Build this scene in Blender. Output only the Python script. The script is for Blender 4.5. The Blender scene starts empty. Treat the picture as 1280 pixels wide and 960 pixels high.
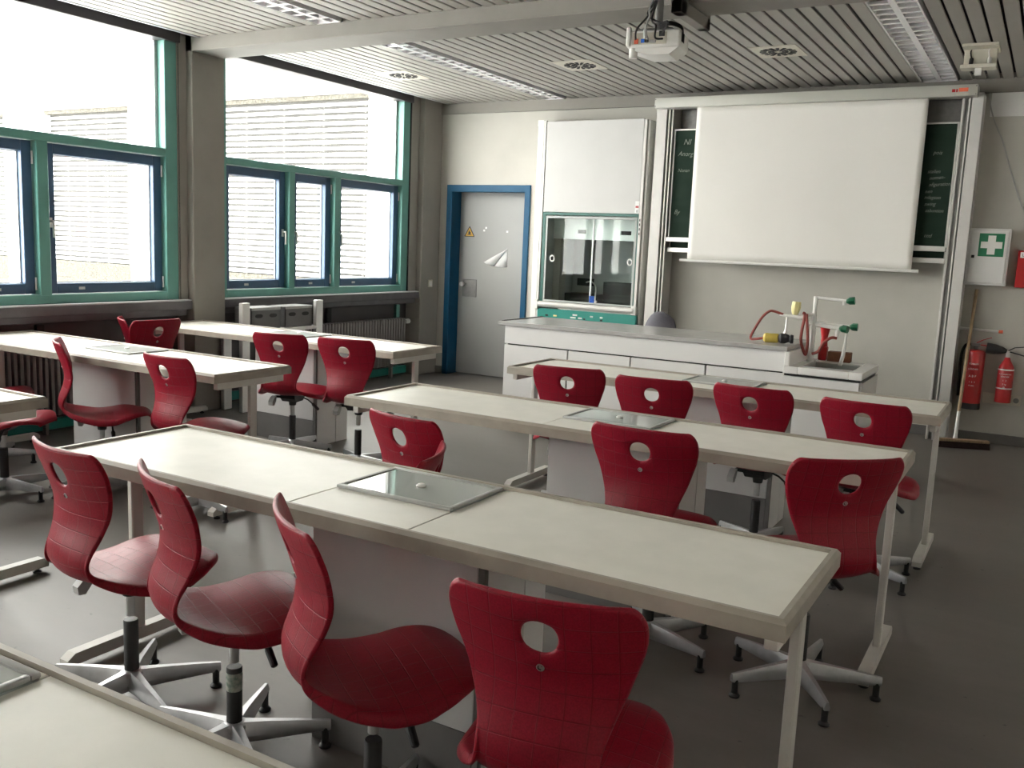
import bpy, bmesh, math, random
import numpy as np
from mathutils import Vector, Matrix
R = math.radians
random.seed(4)
SC = bpy.context.scene
COL = SC.collection

# ------------------------------------------------------------------ camera, light, exposure
cam_d = bpy.data.cameras.new('camera')
cam = bpy.data.objects.new('camera', cam_d)
COL.objects.link(cam)
SC.camera = cam
cam_d.sensor_fit = 'HORIZONTAL'
cam_d.sensor_width = 36
cam_d.lens = 32.41
cam_d.clip_start = 0.02
YAW, PITCH, ROLL = 0.5220, 0.1503, -0.0424
_f = Vector((-math.sin(YAW) * math.cos(PITCH), math.cos(YAW) * math.cos(PITCH), -math.sin(PITCH)))
_r = Vector((math.cos(YAW), math.sin(YAW), 0))
_d = _f.cross(_r)
_r2 = math.cos(ROLL) * _r + math.sin(ROLL) * _d
_d2 = -math.sin(ROLL) * _r + math.cos(ROLL) * _d
_m = Matrix((_r2, -_d2, -_f)).transposed().to_4x4()
_m.translation = (0, 0, 1.52)
cam.matrix_world = _m

world = bpy.data.worlds.new('overcast_sky')
SC.world = world
world.use_nodes = True
wn = world.node_tree.nodes
wl = world.node_tree.links
bg = wn['Background']
# even overcast sky: a little brighter towards the zenith
tc = wn.new('ShaderNodeTexCoord')
sp = wn.new('ShaderNodeSeparateXYZ')
rmp = wn.new('ShaderNodeValToRGB')
rmp.color_ramp.elements[0].position = 0.0
rmp.color_ramp.elements[0].color = (0.97, 0.937, 0.89, 1)
rmp.color_ramp.elements[1].position = 0.7
rmp.color_ramp.elements[1].color = (1.0, 0.962, 0.92, 1)
wl.new(tc.outputs['Generated'], sp.inputs[0])
wl.new(sp.outputs['Z'], rmp.inputs[0])
wl.new(rmp.outputs[0], bg.inputs['Color'])
bg.inputs['Strength'].default_value = 4.0

SC.view_settings.view_transform = 'Standard'
SC.view_settings.look = 'None'
SC.view_settings.gamma = 1.0
SC.view_settings.use_curve_mapping = False
SC.view_settings.exposure = 2.5
SC.cycles.use_denoising = True
SC.cycles.max_bounces = 12
SC.cycles.diffuse_bounces = 8
SC.cycles.transparent_max_bounces = 16
SC.cycles.sample_clamp_indirect = 12.0
SC.cycles.caustics_reflective = False
SC.cycles.caustics_refractive = False

# ------------------------------------------------------------------ helpers
class MB:
    """collects shapes in one bmesh"""
    def __init__(s):
        s.b = bmesh.new()

    def box(s, x0, x1, y0, y1, z0, z1, bev=0.0, seg=1):
        t = bmesh.new()
        bmesh.ops.create_cube(t, size=1)
        for v in t.verts:
            v.co = ((x0 + x1) / 2 + v.co.x * (x1 - x0), (y0 + y1) / 2 + v.co.y * (y1 - y0), (z0 + z1) / 2 + v.co.z * (z1 - z0))
        if bev:
            bmesh.ops.bevel(t, geom=t.edges[:], offset=bev, segments=seg, affect='EDGES', profile=0.5)
        s.merge(t)
        return s

    def merge(s, t, mat=None):
        if mat is not None:
            bmesh.ops.transform(t, matrix=mat, verts=t.verts)
        vm = [s.b.verts.new(v.co) for v in t.verts]
        t.verts.index_update()
        for f in t.faces:
            try:
                s.b.faces.new([vm[v.index] for v in f.verts])
            except ValueError:
                pass
        t.free()

    def bar(s, p, q, w, h, bev=0.0, up=(0, 0, 1)):
        """rectangular bar between two points"""
        p, q = Vector(p), Vector(q)
        d = (q - p)
        L = d.length
        d.normalize()
        u = Vector(up)
        x = d.cross(u)
        if x.length < 1e-4:
            x = d.cross(Vector((0, 1, 0)))
        x.normalize()
        z = x.cross(d)
        t = bmesh.new()
        bmesh.ops.create_cube(t, size=1)
        for v in t.verts:
            v.co = Vector((v.co.x * w, v.co.y * L, v.co.z * h))
        if bev:
            bmesh.ops.bevel(t, geom=t.edges[:], offset=bev, segments=1, affect='EDGES')
        m = Matrix((x, d, z)).transposed().to_4x4()
        m.translation = (p + q) / 2
        s.merge(t, m)
        return s

    def tube(s, pts, r, n=10, cap=True):
        pts = [Vector(p) for p in pts]
        rs = r if isinstance(r, (list, tuple)) else [r] * len(pts)
        prev = None
        rings = []
        for i, p in enumerate(pts):
            a = pts[max(i - 1, 0)]
            b = pts[min(i + 1, len(pts) - 1)]
            d = (b - a).normalized()
            if prev is None:
                x = d.cross(Vector((0, 0, 1)))
                if x.length < 1e-3:
                    x = d.cross(Vector((0, 1, 0)))
            else:
                x = prev - d * prev.dot(d)
            x.normalize()
            prev = x
            y = d.cross(x)
            rings.append([s.b.verts.new(p + (x * math.cos(k * 2 * math.pi / n) + y * math.sin(k * 2 * math.pi / n)) * rs[i]) for k in range(n)])
        for i in range(len(rings) - 1):
            for k in range(n):
                s.b.faces.new((rings[i][k], rings[i][(k + 1) % n], rings[i + 1][(k + 1) % n], rings[i + 1][k]))
        if cap:
            s.b.faces.new(rings[0][::-1])
            s.b.faces.new(rings[-1])
        return s

    def lathe(s, prof, c=(0, 0, 0), n=20):
        """profile of (radius, z) about a vertical axis, closed at both ends"""
        c = Vector(c)
        rings = [[s.b.verts.new(c + Vector((max(r, 1e-4) * math.cos(k * 2 * math.pi / n), max(r, 1e-4) * math.sin(k * 2 * math.pi / n), z))) for k in range(n)] for r, z in prof]
        for i in range(len(rings) - 1):
            for k in range(n):
                s.b.faces.new((rings[i][k], rings[i][(k + 1) % n], rings[i + 1][(k + 1) % n], rings[i + 1][k]))
        s.b.faces.new(rings[0][::-1])
        s.b.faces.new(rings[-1])
        return s

    def prism(s, pts, a0, a1, axis=1):
        """polygon extruded along an axis (0 x, 1 y, 2 z)"""
        def P(p, a):
            return {0: (a, p[0], p[1]), 1: (p[0], a, p[1]), 2: (p[0], p[1], a)}[axis]
        A = [s.b.verts.new(P(p, a0)) for p in pts]
        B = [s.b.verts.new(P(p, a1)) for p in pts]
        n = len(pts)
        for i in range(n):
            s.b.faces.new((A[i], A[(i + 1) % n], B[(i + 1) % n], B[i]))
        s.b.faces.new(A[::-1])
        s.b.faces.new(B)
        return s

    def mesh(s, name):
        bmesh.ops.recalc_face_normals(s.b, faces=s.b.faces[:])
        me = bpy.data.meshes.new(name)
        s.b.to_mesh(me)
        s.b.free()
        for p in me.polygons:
            p.use_smooth = True
        me.set_sharp_from_angle(angle=R(32))
        return me


def link(name, me, m=None, parent=None, loc=None, rotz=0.0):
    o = bpy.data.objects.new(name, me)
    COL.objects.link(o)
    if m is not None and me is not None and not me.materials:
        me.materials.append(m)
    if parent is not None:
        o.parent = parent
    if loc is not None:
        o.location = loc
    if rotz:
        o.rotation_euler = (0, 0, rotz)
    return o


def obj(name, mb, m, parent=None, loc=None, rotz=0.0):
    return link(name, mb.mesh(name), m, parent, loc, rotz)


def B(*a, **k):
    return MB().box(*a, **k)


def tag(o, label=None, cat=None, group=None):
    if label:
        o['label'] = label
    if cat:
        o['category'] = cat
    if group:
        o['group'] = group
    return o


def thing(name, label, cat, loc=(0, 0, 0), rotz=0.0, group=None):
    o = bpy.data.objects.new(name, None)
    COL.objects.link(o)
    o.empty_display_size = 0.1
    o.location = loc
    o.rotation_euler = (0, 0, rotz)
    return tag(o, label, cat, group)


def struct(o):
    o['kind'] = 'structure'
    return o


def copy_tree(o, parent=None):
    c = o.copy()
    COL.objects.link(c)
    if parent is not None:
        c.parent = parent
    for ch in [x for x in o.children]:
        copy_tree(ch, c)
    return c


def text_mesh(body, size, depth=0.0008):
    cu = bpy.data.curves.new('lettering', 'FONT')
    cu.body = body
    cu.size = size
    cu.align_x = 'CENTER'
    cu.align_y = 'CENTER'
    cu.extrude = depth
    cu.resolution_u = 3
    o = bpy.data.objects.new('lettering', cu)
    COL.objects.link(o)
    dg = bpy.context.evaluated_depsgraph_get()
    me = bpy.data.meshes.new_from_object(o.evaluated_get(dg))
    bpy.data.objects.remove(o)
    bpy.data.curves.remove(cu)
    me.name = 'lettering'
    return me


def smooth_path(pts, n=6):
    """Catmull-Rom through the points"""
    P = [Vector(p) for p in pts]
    out = []
    for i in range(len(P) - 1):
        p0, p1, p2, p3 = P[max(i - 1, 0)], P[i], P[i + 1], P[min(i + 2, len(P) - 1)]
        for k in range(n):
            t = k / n
            out.append(0.5 * ((2 * p1) + (p2 - p0) * t + (2 * p0 - 5 * p1 + 4 * p2 - p3) * t * t + (3 * p1 - p0 - 3 * p2 + p3) * t ** 3))
    out.append(P[-1])
    return out

# ------------------------------------------------------------------ materials
def mat(name, col, rough=0.5, metal=0.0, vary=0.0, scale=20.0, bump=0.0, bscale=80.0, spec=0.5, coat=0.0, col2=None, detail=4.0, stretch=None):
    m = bpy.data.materials.new(name)
    m.use_nodes = True
    nt = m.node_tree
    N, L = nt.nodes, nt.links
    b = N['Principled BSDF']
    b.inputs['Base Color'].default_value = (*col, 1)
    b.inputs['Roughness'].default_value = rough
    b.inputs['Metallic'].default_value = metal
    b.inputs['Specular IOR Level'].default_value = spec
    b.inputs['Coat Weight'].default_value = coat
    tcn = N.new('ShaderNodeTexCoord')
    vec = tcn.outputs['Object']
    if stretch:
        mp = N.new('ShaderNodeMapping')
        mp.inputs['Scale'].default_value = stretch
        L.new(vec, mp.inputs[0])
        vec = mp.outputs[0]
    if vary or col2:
        n = N.new('ShaderNodeTexNoise')
        n.inputs['Scale'].default_value = scale
        n.inputs['Detail'].default_value = detail
        L.new(vec, n.inputs['Vector'])
        r = N.new('ShaderNodeValToRGB')
        r.color_ramp.elements[0].position = 0.35
        r.color_ramp.elements[1].position = 0.65
        c2 = col2 if col2 else tuple(c * (1 - vary) for c in col)
        r.color_ramp.elements[0].color = (*c2, 1)
        r.color_ramp.elements[1].color = (*[min(1, c * (1 + vary * 0.4)) for c in col], 1)
        L.new(n.outputs['Fac'], r.inputs[0])
        L.new(r.outputs[0], b.inputs['Base Color'])
    if bump:
        n2 = N.new('ShaderNodeTexNoise')
        n2.inputs['Scale'].default_value = bscale
        n2.inputs['Detail'].default_value = 3
        L.new(vec, n2.inputs['Vector'])
        bp = N.new('ShaderNodeBump')
        bp.inputs['Strength'].default_value = bump
        bp.inputs['Distance'].default_value = 0.01
        L.new(n2.outputs['Fac'], bp.inputs['Height'])
        L.new(bp.outputs[0], b.inputs['Normal'])
    return m


M = {}
M['wall'] = mat('painted_wall', (0.48, 0.465, 0.42), 0.8, vary=0.05, scale=3, bump=0.08, bscale=160)
M['backwall'] = mat('pale_bounce_wall', (0.66, 0.64, 0.59), 0.6, vary=0.1, scale=3)  # unseen walls; pale tone picked to bounce daylight to the right side
M['column'] = mat('painted_concrete', (0.25, 0.235, 0.21), 0.75, vary=0.06, scale=4, bump=0.06, bscale=120)
M['ceil'] = mat('ceiling_lacquer', (0.37, 0.355, 0.32), 0.55, vary=0.04, scale=2)
M['plenum'] = mat('ceiling_void', (0.02, 0.02, 0.02), 0.9, vary=0.2)
M['teal'] = mat('teal_window_paint', (0.105, 0.275, 0.235), 0.4, vary=0.06, scale=5)
M['blue'] = mat('dark_blue_paint', (0.035, 0.085, 0.16), 0.4, vary=0.08, scale=5)
M['doorblue'] = mat('door_blue_paint', (0.005, 0.072, 0.150), 0.5, spec=0.25, vary=0.08, scale=3)
M['darkbox'] = mat('dark_brown_metal', (0.035, 0.03, 0.032), 0.5, vary=0.1, scale=6)
M['sill'] = mat('dark_grey_sill', (0.10, 0.095, 0.10), 0.55, vary=0.15, scale=8)
M['silltop'] = mat('pale_sill_edge', (0.52, 0.53, 0.54), 0.4, vary=0.05)
M['lowwall'] = mat('dark_parapet_panel', (0.075, 0.068, 0.068), 0.6, vary=0.15, scale=3)
M['white'] = mat('white_laminate', (0.72, 0.71, 0.70), 0.45, vary=0.03, scale=3)
M['whitepl'] = mat('white_plastic', (0.78, 0.77, 0.74), 0.35, vary=0.03, scale=10)
M['hoodwhite'] = mat('hood_white_panel', (0.54, 0.535, 0.52), 0.5, vary=0.03, scale=3)
M['cab'] = mat('grey_white_laminate', (0.60, 0.59, 0.585), 0.5, vary=0.04, scale=3)
M['plinth'] = mat('grey_plinth', (0.15, 0.145, 0.14), 0.6, vary=0.1, scale=6)
M['gap'] = mat('shadow_gap', (0.03, 0.03, 0.03), 0.8, vary=0.1)
M['top'] = mat('table_tile', (0.77, 0.75, 0.685), 0.42, spec=0.35, col2=(0.72, 0.705, 0.64), scale=9, bump=0.03, bscale=40, detail=8)
M['rim'] = mat('beige_edge_profile', (0.34, 0.305, 0.255), 0.5, vary=0.12, scale=12)
M['steelpaint'] = mat('grey_white_steel_paint', (0.56, 0.54, 0.50), 0.45, vary=0.06, scale=8)
M['alu'] = mat('anodised_aluminium', (0.72, 0.71, 0.69), 0.38, 0.75, vary=0.04, scale=10)
M['railpaint'] = mat('pale_rail_aluminium', (0.60, 0.585, 0.56), 0.45, 0.15, vary=0.03, scale=10)
M['chrome'] = mat('cast_aluminium', (0.46, 0.46, 0.47), 0.36, 0.75, vary=0.08, scale=25)
M['piston'] = mat('grey_steel_tube', (0.50, 0.50, 0.49), 0.35, 0.7, vary=0.06, scale=12)
M['black'] = mat('black_plastic', (0.012, 0.012, 0.013), 0.45, vary=0.2, scale=20)
M['greyplastic'] = mat('grey_plastic', (0.42, 0.42, 0.41), 0.5, vary=0.06, scale=20)
M['handle'] = mat('satin_metal', (0.70, 0.68, 0.66), 0.3, 0.9, vary=0.05, scale=20)
M['screen'] = mat('screen_cloth', (0.80, 0.78, 0.74), 0.85, vary=0.015, scale=2, bump=0.02, bscale=300)
M['board'] = mat('green_chalkboard', (0.016, 0.034, 0.023), 0.8, spec=0.2, col2=(0.022, 0.042, 0.03), scale=3, stretch=(1, 1, 3))
M['chalk'] = mat('chalk', (0.30, 0.32, 0.29), 0.95, vary=0.4, scale=150)
M['red'] = mat('signal_red', (0.42, 0.012, 0.016), 0.32, vary=0.06, scale=8)
M['green'] = mat('sign_green', (0.01, 0.17, 0.075), 0.45, vary=0.05, scale=8)
M['greencap'] = mat('green_handle_plastic', (0.006, 0.10, 0.045), 0.35, vary=0.08, scale=30)
M['yellow'] = mat('yellow_plastic', (0.72, 0.55, 0.12), 0.4, vary=0.06, scale=30)
M['paleyellow'] = mat('pale_yellow_plastic', (0.80, 0.72, 0.34), 0.4, vary=0.06, scale=30)
M['hose'] = mat('red_rubber', (0.27, 0.05, 0.04), 0.55, vary=0.12, scale=40)
M['wood'] = mat('broom_wood', (0.36, 0.25, 0.15), 0.6, vary=0.25, scale=14, stretch=(6, 6, 0.6))
M['brown'] = mat('brown_box', (0.17, 0.06, 0.025), 0.6, vary=0.2, scale=20)
M['bristle'] = mat('dark_bristle', (0.03, 0.012, 0.012), 0.9, vary=0.4, scale=90)
M['paper'] = mat('paper', (0.80, 0.80, 0.79), 0.8, vary=0.02)
M['orange'] = mat('orange_sticker', (0.80, 0.16, 0.08), 0.5, vary=0.05)
M['amber'] = mat('warning_amber', (0.62, 0.36, 0.04), 0.5, vary=0.05)
M['darkgrey'] = mat('dark_grey_plastic', (0.04, 0.038, 0.042), 0.5, vary=0.1, scale=20)
M['fabric'] = mat('grey_seat_fabric', (0.13, 0.125, 0.145), 0.9, vary=0.2, scale=150, bump=0.2, bscale=400)
M['hoodteal'] = mat('teal_enamel', (0.02, 0.24, 0.20), 0.35, vary=0.05, scale=6)
M['hoodtrim'] = mat('dark_teal_trim', (0.02, 0.11, 0.09), 0.4, vary=0.06, scale=6)
M['hoodgrey'] = mat('hood_liner_grey', (0.42, 0.44, 0.43), 0.5, vary=0.05, scale=4)
M['hoodpale'] = mat('hood_liner_pale', (0.80, 0.84, 0.82), 0.5, vary=0.04, scale=4)
M['bluepl'] = mat('bright_blue_plastic', (0.01, 0.12, 0.62), 0.4, vary=0.05)
M['door'] = mat('grey_door_leaf', (0.35, 0.35, 0.335), 0.5, vary=0.04, scale=2)
M['plate'] = mat('dull_steel_plate', (0.22, 0.215, 0.21), 0.4, 0.6, vary=0.1, scale=30)
M['desktop'] = mat('grey_worktop', (0.40, 0.395, 0.385), 0.22, vary=0.05, scale=10)
M['ceramic'] = mat('sink_ceramic', (0.76, 0.75, 0.73), 0.2, vary=0.02, scale=6)
M['basin'] = mat('basin_grey', (0.42, 0.43, 0.42), 0.4, vary=0.06, scale=10)
M['radiator'] = mat('radiator_paint', (0.20, 0.19, 0.185), 0.5, vary=0.08, scale=10)
M['case'] = mat('screen_case_paint', (0.50, 0.50, 0.45), 0.45, vary=0.03, scale=4)
M['cream'] = mat('cream_plastic', (0.60, 0.57, 0.48), 0.5, vary=0.04, scale=20)
M['louver'] = mat('louver_white', (0.86, 0.85, 0.86), 0.25, vary=0.02, spec=0.8)
M['mirror'] = mat('louver_aluminium', (0.86, 0.86, 0.86), 0.16, 1.0, vary=0.03, scale=8)
M['tube'] = mat('fluorescent_tube', (0.9, 0.9, 0.9), 0.4, vary=0.01)
M['greybox'] = mat('grey_crate', (0.15, 0.147, 0.145), 0.6, vary=0.08, scale=12)
M['bwall'] = mat('outside_white_render', (0.86, 0.86, 0.84), 0.9, vary=0.03, scale=2)
M['blind'] = mat('outside_blind_white', (0.84, 0.84, 0.82), 0.7, vary=0.02, scale=4)
M['concrete'] = mat('exposed_aggregate', (0.075, 0.07, 0.055), 0.95, col2=(0.025, 0.023, 0.018), scale=28, bump=0.4, bscale=60)
M['outdark'] = mat('outside_window_dark', (0.05, 0.05, 0.045), 0.5, vary=0.1)
M['snow'] = mat('snowy_ground', (0.80, 0.81, 0.83), 0.95, vary=0.06, scale=2, bump=0.2, bscale=8)
M['bark'] = mat('bare_bark', (0.06, 0.05, 0.045), 0.9, vary=0.3, scale=30)


def floor_mat():
    m = mat('grey_linoleum', (0.265, 0.25, 0.235), 0.42)
    N, L = m.node_tree.nodes, m.node_tree.links
    b = N['Principled BSDF']
    t = N.new('ShaderNodeTexCoord')
    n1 = N.new('ShaderNodeTexNoise')
    n1.inputs['Scale'].default_value = 1.6
    n1.inputs['Detail'].default_value = 9
    n1.inputs['Roughness'].default_value = 0.65
    mp = N.new('ShaderNodeMapping')
    mp.inputs['Scale'].default_value = (0.6, 1.8, 1)
    L.new(t.outputs['Object'], mp.inputs[0])
    L.new(mp.outputs[0], n1.inputs['Vector'])
    r1 = N.new('ShaderNodeValToRGB')
    r1.color_ramp.elements[0].position = 0.32
    r1.color_ramp.elements[0].color = (0.115, 0.104, 0.092, 1)
    r1.color_ramp.elements[1].position = 0.68
    r1.color_ramp.elements[1].color = (0.165, 0.150, 0.136, 1)
    L.new(n1.outputs['Fac'], r1.inputs[0])
    # scuffs and small dark specks
    n2 = N.new('ShaderNodeTexNoise')
    n2.inputs['Scale'].default_value = 24
    n2.inputs['Detail'].default_value = 2
    L.new(t.outputs['Object'], n2.inputs['Vector'])
    r2 = N.new('ShaderNodeValToRGB')
    r2.color_ramp.elements[0].position = 0.22
    r2.color_ramp.elements[0].color = (0.45, 0.45, 0.45, 1)
    r2.color_ramp.elements[1].position = 0.29
    r2.color_ramp.elements[1].color = (1, 1, 1, 1)
    L.new(n2.outputs['Fac'], r2.inputs[0])
    mx = N.new('ShaderNodeMix')
    mx.data_type = 'RGBA'
    mx.blend_type = 'MULTIPLY'
    mx.inputs['Factor'].default_value = 1
    L.new(r1.outputs[0], mx.inputs['A'])
    L.new(r2.outputs[0], mx.inputs['B'])
    L.new(mx.outputs['Result'], b.inputs['Base Color'])
    rr = N.new('ShaderNodeMapRange')
    rr.inputs['To Min'].default_value = 0.34
    rr.inputs['To Max'].default_value = 0.55
    L.new(n1.outputs['Fac'], rr.inputs['Value'])
    L.new(rr.outputs[0], b.inputs['Roughness'])
    return m


def glass_mat(name, tint=(1, 1, 1), refl=1.0, veil=0.0):
    """thin architectural glass: clear with a Fresnel reflection"""
    m = bpy.data.materials.new(name)
    m.use_nodes = True
    N, L = m.node_tree.nodes, m.node_tree.links
    N.remove(N['Principled BSDF'])
    out = N['Material Output']
    tr = N.new('ShaderNodeBsdfTransparent')
    tr.inputs[0].default_value = (*tint, 1)
    gl = N.new('ShaderNodeBsdfGlossy')
    gl.inputs['Roughness'].default_value = 0.02
    lw = N.new('ShaderNodeLayerWeight')      # Schlick: the same from both faces
    lw.inputs['Blend'].default_value = 0.5
    pw = N.new('ShaderNodeMath')
    pw.operation = 'POWER'
    pw.inputs[1].default_value = 5.0
    L.new(lw.outputs['Facing'], pw.inputs[0])
    ma = N.new('ShaderNodeMath')
    ma.operation = 'MULTIPLY_ADD'
    ma.inputs[1].default_value = 0.96
    ma.inputs[2].default_value = 0.04
    L.new(pw.outputs[0], ma.inputs[0])
    mu = N.new('ShaderNodeMath')
    mu.operation = 'MULTIPLY'
    mu.inputs[1].default_value = refl
    mu.use_clamp = True
    L.new(ma.outputs[0], mu.inputs[0])
    mx = N.new('ShaderNodeMixShader')
    L.new(mu.outputs[0], mx.inputs[0])
    L.new(tr.outputs[0], mx.inputs[1])
    L.new(gl.outputs[0], mx.inputs[2])
    last = mx
    if veil:
        df = N.new('ShaderNodeBsdfDiffuse')
        df.inputs[0].default_value = (0.75, 0.77, 0.75, 1)
        m2 = N.new('ShaderNodeMixShader')
        m2.inputs[0].default_value = veil
        L.new(mx.outputs[0], m2.inputs[1])
        L.new(df.outputs[0], m2.inputs[2])
        last = m2
    L.new(last.outputs[0], out.inputs[0])
    return m


M['floor'] = floor_mat()
M['glass'] = glass_mat('window_glass', (0.97, 0.985, 0.98), 1.0)
M['hoodglass'] = glass_mat('fume_hood_glass', (0.94, 0.97, 0.96), 0.45)
M['coverglass'] = glass_mat('cover_glass', (0.90, 0.94, 0.92), 1.2, 0.38)


def shell_mat():
    """red speckled plastic with an embossed square grid (UV in grid squares)"""
    m = mat('red_chair_plastic', (0.27, 0.010, 0.026), 0.44, spec=0.24)
    N, L = m.node_tree.nodes, m.node_tree.links
    b = N['Principled BSDF']
    uv = N.new('ShaderNodeTexCoord')
    sp = N.new('ShaderNodeSeparateXYZ')
    L.new(uv.outputs['UV'], sp.inputs[0])
    masks = []
    for ax in ('X', 'Y'):
        fr = N.new('ShaderNodeMath')
        fr.operation = 'FRACT'
        L.new(sp.outputs[ax], fr.inputs[0])
        sb = N.new('ShaderNodeMath')
        sb.operation = 'SUBTRACT'
        L.new(fr.outputs[0], sb.inputs[0])
        sb.inputs[1].default_value = 0.5
        ab = N.new('ShaderNodeMath')
        ab.operation = 'ABSOLUTE'
        L.new(sb.outputs[0], ab.inputs[0])
        mr = N.new('ShaderNodeMapRange')
        mr.inputs['From Min'].default_value = 0.035
        mr.inputs['From Max'].default_value = 0.015
        L.new(ab.outputs[0], mr.inputs['Value'])
        masks.append(mr)
    mxm = N.new('ShaderNodeMath')
    mxm.operation = 'MAXIMUM'
    L.new(masks[0].outputs[0], mxm.inputs[0])
    L.new(masks[1].outputs[0], mxm.inputs[1])
    n = N.new('ShaderNodeTexNoise')
    n.inputs['Scale'].default_value = 260
    n.inputs['Detail'].default_value = 2
    L.new(uv.outputs['Object'], n.inputs['Vector'])
    cr = N.new('ShaderNodeValToRGB')
    cr.color_ramp.elements[0].position = 0.3
    cr.color_ramp.elements[0].color = (0.20, 0.004, 0.015, 1)
    cr.color_ramp.elements[1].position = 0.7
    cr.color_ramp.elements[1].color = (0.27, 0.007, 0.023, 1)
    L.new(n.outputs['Fac'], cr.inputs[0])
    mx = N.new('ShaderNodeMix')
    mx.data_type = 'RGBA'
    L.new(mxm.outputs[0], mx.inputs['Factor'])
    L.new(cr.outputs[0], mx.inputs['A'])
    mx.inputs['B'].default_value = (0.18, 0.004, 0.013, 1)
    L.new(mx.outputs['Result'], b.inputs['Base Color'])
    # groove and fine grain relief
    sc = N.new('ShaderNodeMath')
    sc.operation = 'MULTIPLY_ADD'
    L.new(n.outputs['Fac'], sc.inputs[0])
    sc.inputs[1].default_value = 0.25
    inv = N.new('ShaderNodeMath')
    inv.operation = 'MULTIPLY'
    inv.inputs[1].default_value = -1.0
    L.new(mxm.outputs[0], inv.inputs[0])
    L.new(inv.outputs[0], sc.inputs[2])
    bp = N.new('ShaderNodeBump')
    bp.inputs['Strength'].default_value = 0.55
    bp.inputs['Distance'].default_value = 0.002
    L.new(sc.outputs[0], bp.inputs['Height'])
    L.new(bp.outputs[0], b.inputs['Normal'])
    return m


M['shell'] = shell_mat()

# ------------------------------------------------------------------ the room
XL, XR, YB, YF = -6.32, 1.6, -4.0, 8.83       # window side, right side, back, front
ZC = 3.035                                     # underside of the ceiling slats
struct(obj('floor', B(-6.5, XR + 0.1, YB - 0.1, YF + 0.5, -0.1, 0), M['floor']))
ceil = struct(obj('ceiling', B(-6.5, XR + 0.1, YB - 0.1, YF + 0.5, 3.085, 3.25), M['plenum']))
# light fittings and air outlets leave gaps between the slats
LIGHTS = [(-4.795, -4.565), (-1.150, -0.862)]
slat_me = {}
def slat(x0, x1, y0, y1):
    k = (round(x1 - x0, 4), round(y1 - y0, 4))
    if k not in slat_me:
        w, l = k
        t = MB()
        t.prism([(-w / 2, 0.004), (-w / 2 + 0.004, 0), (w / 2 - 0.004, 0), (w / 2, 0.004), (w / 2, 0.014), (-w / 2, 0.014)], -l / 2, l / 2, 1)
        slat_me[k] = t.mesh('ceiling_slat')
    link('ceiling_slat', slat_me[k], M['ceil'], ceil, ((x0 + x1) / 2, (y0 + y1) / 2, ZC))
gx = -6.015
pitch = 0.1015
cuts = [gx - 0.0]
for (y0, y1) in ((5.632, 8.80), (2.52, 5.298)):
    k = 0
    x = -6.022
    while x < XR - 0.1:
        a, b = x + 0.009, x + pitch - 0.009
        mid = (a + b) / 2
        if not any(l0 - 0.03 < mid < l1 + 0.03 for l0, l1 in LIGHTS):
            slat(a, b, y0, y1)
        x += pitch
obj('ceiling_panel', B(-6.03, XR, YB, 2.18, ZC, ZC + 0.02), M['ceil'], ceil)
obj('ceiling_edge', B(-6.05, -6.024, YB, 8.80, ZC - 0.004, ZC + 0.03, 0.003), M['silltop'], ceil)

# front wall with the door opening
DX0, DX1, DZ = -5.955, -5.012, 2.088           # clear opening inside the frame
wf = MB()
wf.box(-6.5, -5.99, YF, YF + 0.14, 0, 3.1)
wf.box(-4.99, -4.55, YF, YF + 0.14, 0, 3.1)
wf.box(-4.55, -3.66, YF + 0.6, YF + 0.7, 0, 3.1)
wf.box(-3.66, XR + 0.1, YF, YF + 0.14, 0, 3.1)
wf.box(-5.99, -4.99, YF, YF + 0.14, 2.12, 3.1)
wf.box(-4.55, -3.66, YF, YF + 0.14, 2.0, 3.1)
wf.box(-4.55, -3.66, YF, YF + 0.14, 0, 0.74)
wf.box(-6.5, -4.99, YF + 0.36, YF + 0.46, 0, 3.1)
wall_f = struct(obj('wall_front', wf, M['wall']))
obj('upper_band', B(-6.12, XR, YF - 0.035, YF + 0.01, 2.925, 3.05, 0.004), M['column'], wall_f)
obj('pale_strip', B(-0.60, XR, YF - 0.012, YF + 0.01, 2.735, 2.925), M['white'], wall_f)
struct(obj('wall_right', B(XR, XR + 0.1, YB - 0.1, YF + 0.1, 0, 3.1), M['backwall']))
struct(obj('wall_back', B(-6.5, XR + 0.1, YB - 0.1, YB, 0, 3.1), M['backwall']))
bb = MB()
bb.box(-0.60, XR, YF - 0.02, YF, 0, 0.085, 0.003)
bb.box(-3.5, -0.8, YF - 0.02, YF, 0, 0.085, 0.003)
bb.box(-6.12, -6.03, YF - 0.02, YF, 0, 0.085, 0.003)
struct(obj('baseboard_front', bb, M['plinth']))

# window wall: parapet, infill, columns
BAYS = [(5.63, 8.34, 0), (2.515, 5.225, 1), (-0.60, 2.11, 2), (-3.715, -1.005, 3)]
SH = 3.115
wl_ = MB()
wl_.box(-6.50, -6.32, YB, YF, 0, 0.955)
wl_.box(-6.50, -6.32, YB, YF, 3.04, 3.1)
wall_l = struct(obj('wall_left', wl_, M['lowwall']))
inf = MB()
for y in (5.21, 2.095, -1.02):
    inf.box(-6.45, -6.19, y, y + 0.10, 0.955, 3.06)
inf.box(-6.45, -6.19, 8.345, 8.50, 0.955, 3.06)
obj('infill_panel', inf, M['column'], wall_l)
for i, y in enumerate((5.30, 2.185, -0.93)):
    c = MB()
    c.box(-6.46, -6.12, y, y + 0.335, 0, 3.08, 0.006)
    if i == 0:
        c.box(-6.3, -6.114, y + 0.003, y + 0.33, 2.915, 2.93)
    obj('column', c, M['column'], wall_l)
obj('corner_pillar', B(-6.46, -6.12, 8.485, YF + 0.01, 0, 3.08, 0.006), M['column'], wall_l)
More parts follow.
